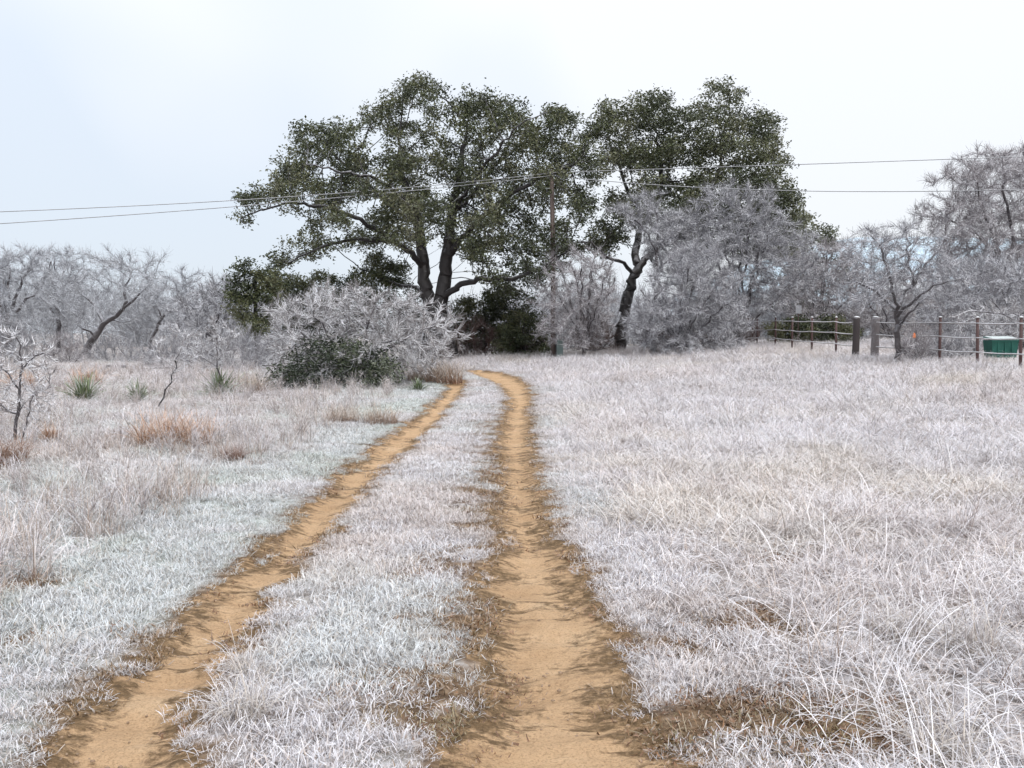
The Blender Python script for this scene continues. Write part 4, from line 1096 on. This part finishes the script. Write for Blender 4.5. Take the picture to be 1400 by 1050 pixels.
def zones(x, y):
    sl = track_sd(TL, x, y) + rag(x, y); sr = track_sd(TR, x, y) + rag(x, y)
    s = np.maximum(sl, sr)
    midr = np.interp(y, TR[:, 0], (TR[:, 1] + TR[:, 2]) / 2); midl = np.interp(y, TL[:, 0], (TL[:, 1] + TL[:, 2]) / 2)
    zr = (x > midr) | (y > TR[-1, 0] - 0.5) & (x > midr - 1); zl = ~zr & (x < midl); zc = ~zr & ~zl
    fr = sstep(0.49, 0.57, fbm(x * 0.8, y * 2.2, 2.4, 3)) * sstep(-0.8, -0.1, track_sd(TR, x, y)) * (x < midr) * (y < 20)
    return s, zl, zc, zr, fr, track_sd(TL, x, y)

def tints(x, y, r, base, mods):
    c = np.repeat(np.array(base)[None, :], len(x), 0)
    for (colr, sc, lo, hi, amt, off) in mods:
        w = (sstep(lo, hi, fbm(x + off, y - off, sc, 3)) * amt)[:, None]
        c = c * (1 - w) + np.array(colr)[None, :] * w
    return c * r.uniform(0.85, 1.12, (len(x), 1))

W0 = [(0.50, 0.45, 0.42), (0.58, 0.55, 0.54), (0.36, 0.27, 0.20)]; W1 = [(0.90, 0.885, 0.905), (0.86, 0.835, 0.855), (0.93, 0.925, 0.94), (0.66, 0.58, 0.53)]
c_long = proto('long_blades', 8, 300, B=84, foot=0.20, L=(0.07, 0.29), W=(0.0035, 0.008), th0=(0.55, 1.5), th1=(0.2, 1.3), nseg=4, c0=W0, c1=W1)
c_wisp = proto('wisp_blades', 5, 320, B=10, foot=0.18, L=(0.20, 0.55), W=(0.004, 0.0075), th0=(0.4, 1.3), th1=(0.5, 1.6), nseg=6, c0=[(0.62, 0.58, 0.56)], c1=[(0.92, 0.92, 0.94), (0.86, 0.83, 0.82)])
c_turf = proto('turf_blades', 6, 340, B=115, foot=0.15, L=(0.02, 0.08), W=(0.003, 0.0065), th0=(0.5, 1.45), th1=(0.0, 0.7), nseg=2, c0=W0, c1=W1)
c_stalk = proto('stalk_blades', 5, 360, B=26, foot=0.14, L=(0.15, 0.45), W=(0.004, 0.008), th0=(0.0, 0.9), th1=(0.0, 1.3), nseg=4,
                c0=[(0.20, 0.13, 0.09), (0.26, 0.18, 0.13)], c1=[(0.58, 0.50, 0.43), (0.74, 0.70, 0.68), (0.46, 0.37, 0.30)])

MODS_R = [((1.0, 0.91, 0.86), 0.22, 0.48, 0.68, 0.28, 3), ((0.98, 0.94, 0.83), 0.5, 0.54, 0.7, 0.45, 50), ((0.78, 0.75, 0.76), 0.9, 0.5, 0.7, 0.5, 80), ((1.04, 1.05, 1.1), 0.4, 0.52, 0.68, 0.7, 120)]
MODS_L = [((0.95, 0.88, 0.82), 0.5, 0.52, 0.7, 0.4, 10), ((0.86, 0.98, 0.94), 0.6, 0.5, 0.66, 0.6, 60), ((0.72, 0.70, 0.71), 1.1, 0.5, 0.68, 0.7, 90)]
r = np.random.default_rng(500)
# long arching grass
x, y = field(75, r, pw=0.85)
s, zl, zc, zr, fr, sdl = zones(x, y)
br_ = bare(x, y)
verge = zl & (-sdl > 0.9 + 1.2 * (fbm(x, y, 0.5, 3) - 0.3))
keep = (s < -0.05) & (r.random(len(x)) > br_ * 0.95) & (r.random(len(x)) > 0.85 * sstep(0.60, 0.68, fbm(x + 7, y * 1.4, 1.9, 3)) * (y < 12)) & (zr | (verge & (r.random(len(x)) < 0.75)) | (zc & (s < -0.22) & (r.random(len(x)) < 0.10)))
keep &= r.random(len(x)) < np.where(zr, 0.5 + 0.5 * sstep(0.25, 0.5, fbm(x, y, 1.2, 3)), 1)
keep &= ~(zr & (s > -0.5) & (r.random(len(x)) < 0.35))
x, y, zr_, s_ = x[keep], y[keep], zr[keep], s[keep]
hgt = np.where(zr_, (0.55 + 0.75 * fbm(x, y, 0.35, 3)) * (0.75 + 0.35 * sstep(4, 10, y)), 0.45 + 0.45 * fbm(x, y, 0.5, 3)) * (0.45 + 0.55 * sstep(0.05, 0.9, -s_)) * (1 + 0.008 * y)
tn = np.where(zr_[:, None], tints(x, y, r, (0.96, 0.965, 0.995), MODS_R), tints(x, y, r, (0.93, 0.93, 0.96), MODS_L))
P3 = np.stack([x, y, gz(x, y)], -1)
scatter('frosted_grass', P3[zr_], (hgt * r.uniform(0.75, 1.25, len(x)))[zr_], tn[zr_], c_long, 8, 'long frosted grass of the pasture right of the tracks', r)
scatter('frosted_grass', P3[~zr_], (hgt * r.uniform(0.75, 1.25, len(x)))[~zr_], tn[~zr_], c_long, 8, 'frosted grass of the rough ground left of the tracks', r)
# bowed single stems standing out of the field
x, y = field(30, r, 2.5, 50, 5, 0.6)
s, zl, zc, zr, fr, sdl = zones(x, y)
keep = (s < -0.5) & (zr | (zl & (-sdl > 1.3)) & (r.random(len(x)) < 0.5)) & (fbm(x, y, 0.8, 3) > 0.45)
x, y = x[keep], y[keep]
scatter('bowed_stems', np.stack([x, y, gz(x, y)], -1), r.uniform(0.5, 1.1, len(x)) * (1 + 0.01 * y), tints(x, y, r, (1.05, 1.04, 1.07), MODS_R[1:]), c_wisp, 5, 'long bowed icy grass stems standing out of the pasture', r)
# short turf on the verge and between the tracks
x, y = field(190, r, 1.6, 48, 5, 0.9)
s, zl, zc, zr, fr, sdl = zones(x, y)
keep = (s < r.normal(0.0, 0.045, len(x))) & (r.random(len(x)) > bare(x, y)) & (r.random(len(x)) > fr * 0.85) & ((zc) | (zl & (-sdl < 3.2)) | (zr & (s > -0.7)))
x, y, zl_, s_ = x[keep], y[keep], zl[keep], s[keep]
tn = np.where(zl_[:, None], tints(x, y, r, (0.90, 0.96, 0.98), [((0.80, 0.91, 0.85), 0.6, 0.45, 0.62, 0.6, 20), ((1.0, 1.0, 1.05), 1.0, 0.5, 0.7, 0.6, 70)]),
              tints(x, y, r, (0.97, 0.98, 1.02), [((0.92, 0.84, 0.78), 0.9, 0.56, 0.7, 0.5, 30), ((0.88, 0.98, 0.98), 0.7, 0.5, 0.66, 0.5, 75)]))
scatter('frosted_turf', np.stack([x, y, gz(x, y)], -1), r.uniform(0.6, 1.25, len(x)) * (0.5 + 0.5 * sstep(0, 0.35, -s_)) * (1 + 0.015 * y), tn, c_turf, 6, 'short frosted turf between and beside the wheel tracks', r)
# dry brown stalks in patches on the left
x, y = field(40, r, 3.5, 40, 6, 0.8)
s, zl, zc, zr, fr, sdl = zones(x, y)
pt = sstep(0.52, 0.66, fbm(x * 0.7 + 9, y, 0.55, 3))
hx, hy = hit(165, 705)
pt = np.maximum(pt * 0.4, np.clip(1.1 - np.hypot((x - hx) / 1.5, (y - hy) / 1.8), 0, 1) * 0.9 * sstep(0.4, 0.6, fbm(x, y, 1.6, 2)))
keep = zl & (-sdl > 1.0) & (r.random(len(x)) < pt) | zr & (s < -0.8) & (r.random(len(x)) < 0.10 * sstep(0.55, 0.7, fbm(x + 30, y, 0.5, 3)))
x, y = x[keep], y[keep]
scatter('dry_stalks', np.stack([x, y, gz(x, y)], -1), r.uniform(0.45, 1.0, len(x)) * (1 + 0.01 * y), tints(x, y, r, (1.04, 1.03, 1.05), [((1.25, 1.27, 1.33), 0.9, 0.45, 0.65, 0.8, 40)]), c_stalk, 5, 'dry brown stalks standing in patches on the left', r)

# flattened dead turf and litter along the edges of the tracks and in the bare patches
c_dead = proto('dead_blades', 5, 380, B=55, foot=0.12, L=(0.012, 0.055), W=(0.004, 0.009), th0=(0.5, 1.5), th1=(0.0, 0.6), nseg=2,
               c0=[(0.16, 0.10, 0.06), (0.20, 0.13, 0.07)], c1=[(0.26, 0.16, 0.09), (0.36, 0.24, 0.14), (0.20, 0.16, 0.08), (0.50, 0.41, 0.33), (0.7, 0.66, 0.64)])
x, y = field(220, r, 1.8, 30, 5, 0.8)
s, zl, zc, zr, fr, sdl = zones(x, y)
keep = (np.abs(s + 0.02) < 0.16) & (r.random(len(x)) < 0.4 * sstep(0.4, 0.6, fbm(x, y, 1.7, 3)) * np.exp(-((s + 0.02) / 0.10) ** 2)) | (r.random(len(x)) < 0.5 * np.maximum(bare(x, y), fr)) & (s < 0.1)
x, y = x[keep], y[keep]
scatter('dead_turf', np.stack([x, y, gz(x, y)], -1), r.uniform(0.6, 1.2, len(x)) * (1 + 0.01 * y), tints(x, y, r, (1.0, 1.0, 1.0), [((0.8, 0.85, 0.6), 0.8, 0.55, 0.7, 0.7, 15)]), c_dead, 5, 'flattened brown dead turf along the edges of the wheel tracks', r)
# small stones and crumbs of soil on the tracks
t = NT('pebble'); M['pebble'] = t.done(t.mix(1.0, t.ramp(t.noise(30, 3), (0.3, (0.30, 0.20, 0.13)), (0.7, (0.50, 0.38, 0.27))), t.attr('tint', 'INSTANCER'), 'MULTIPLY'), 0.85, 0.2)
c_peb = bpy.data.collections.new('pebbles')
for k in range(5):
    rr = np.random.default_rng(700 + k)
    phi = np.arange(6) * math.pi / 3
    V_ = [(0, 0, -0.4)] + [(math.cos(a) * q, math.sin(a) * q * 0.8, -0.1) for a, q in zip(phi, rr.uniform(0.7, 1.1, 6))] + [(math.cos(a + 0.4) * q, math.sin(a + 0.4) * q * 0.8, 0.35) for a, q in zip(phi, rr.uniform(0.4, 0.8, 6))] + [(0, 0, 0.5)]
    Fq = []
    for j in range(0, 6, 2): Fq.append((0, 1 + (j + 2) % 6, 1 + j + 1, 1 + j)); Fq.append((13, 7 + j, 7 + j + 1, 7 + (j + 2) % 6))
    for j in range(6): Fq.append((1 + j, 1 + (j + 1) % 6, 7 + (j + 1) % 6, 7 + j))
    c_peb.objects.link(bpy.data.objects.new('pebbles_%02d' % k, mesh('pebbles_%02d' % k, np.array(V_) * 0.01, Fq, M['pebble'], True)))
x, y = field(110, r, 1.8, 16, 5, 1.2)
s, zl, zc, zr, fr, sdl = zones(x, y)
keep = (s > 0) & (fbm(x, y, 1.5, 3) > 0.46)
x, y = x[keep], y[keep]
scatter('track_pebbles', np.stack([x, y, gz(x, y) + 0.002], -1), r.uniform(0.25, 1.3, len(x)) ** 1.6, tints(x, y, r, (0.9, 0.9, 0.9), []), c_peb, 5, 'small stones and crumbs scattered on the wheel tracks', r)
bpy.data.objects['track_pebbles']['category'] = 'pebbles'

# iced weeds: branching brown stems with white tips, tangled on the left and thin on the right
c_weed = bpy.data.collections.new('weed_stems')
for k in range(6):
    rr = np.random.default_rng(800 + k)
    a = blades(r=rr, B=9, foot=0.05, L=(0.25, 0.55), W=(0.005, 0.008), th0=(0.0, 0.5), th1=(-0.4, 0.6), nseg=5, c0=[(0.16, 0.10, 0.07), (0.22, 0.15, 0.11)], c1=[(0.42, 0.36, 0.33), (0.6, 0.56, 0.55)])
    V_, Q_, C_ = [a[0]], [a[1]], [a[2]]; o_ = len(a[0])
    tips = a[0].reshape(9, 12, 3)
    for st in range(9):
        for lv in (4, 6, 8, 10):
            b_ = blades(r=rr, B=4, foot=0.004, L=(0.05, 0.16), W=(0.004, 0.007), th0=(0.3, 1.2), th1=(-0.5, 0.4), nseg=2, c0=[(0.34, 0.28, 0.25)], c1=[(0.85, 0.84, 0.87), (0.7, 0.64, 0.6), (0.9, 0.9, 0.93)])
            V_.append(b_[0] + tips[st, lv]); Q_.append(b_[1] + o_); C_.append(b_[2]); o_ += len(b_[0])
    c_weed.objects.link(bpy.data.objects.new('weed_stems_%02d' % k, mesh('weed_stems_%02d' % k, np.concatenate(V_), np.concatenate(Q_), M['blade'], False, np.concatenate(C_))))
x, y = field(10, r, 3.5, 42, 6, 0.45)
s, zl, zc, zr, fr, sdl = zones(x, y)
pt = sstep(0.42, 0.6, fbm(x + 60, y, 0.6, 3))
keep = zl & (-sdl > 1.2) & (r.random(len(x)) < pt) | zr & (s < -1.0) & (r.random(len(x)) < 0.10 * pt)
x, y = x[keep], y[keep]
scatter('iced_weeds', np.stack([x, y, gz(x, y)], -1), r.uniform(0.4, 1.0, len(x)) * (0.9 + 0.01 * y), tints(x, y, r, (1.05, 1.06, 1.1), [((0.95, 0.90, 0.86), 0.5, 0.5, 0.66, 0.5, 10)]), c_weed, 6, 'tangled iced weeds standing in the rough grass', r, tilt=0.25)
# brown leaf litter in the bare patches and along the right-hand edge
c_lit = proto('litter_leaves', 5, 820, B=34, foot=0.16, L=(0.010, 0.034), W=(0.005, 0.014), th0=(0.7, 1.5), th1=(-0.8, 0.9), nseg=3,
              c0=[(0.20, 0.10, 0.05), (0.27, 0.15, 0.08)], c1=[(0.34, 0.19, 0.10), (0.22, 0.12, 0.07), (0.5, 0.40, 0.32), (0.14, 0.08, 0.05)])
x, y = field(150, r, 1.8, 22, 5, 0.9)
s, zl, zc, zr, fr, sdl = zones(x, y)
p_ = np.maximum(bare(x, y) * 0.9, 0.35 * np.exp(-((s - 0.03) / 0.09) ** 2) * sstep(0.45, 0.62, fbm(x + 5, y, 2.1, 2)))
p_ = np.maximum(p_, 0.35 * fr)
keep = (r.random(len(x)) < p_) & (s < 0.22)
x, y = x[keep], y[keep]
scatter('leaf_litter', np.stack([x, y, gz(x, y) + 0.008], -1), r.uniform(0.6, 1.2, len(x)), tints(x, y, r, (1.0, 1.0, 1.0), [((0.75, 0.7, 0.65), 1.5, 0.5, 0.6, 0.8, 33)]), c_lit, 5, 'brown leaf litter in the bare patches beside the tracks', r)
bpy.data.objects['leaf_litter']['category'] = 'leaf litter'
bpy.data.objects['iced_weeds']['category'] = 'weeds'
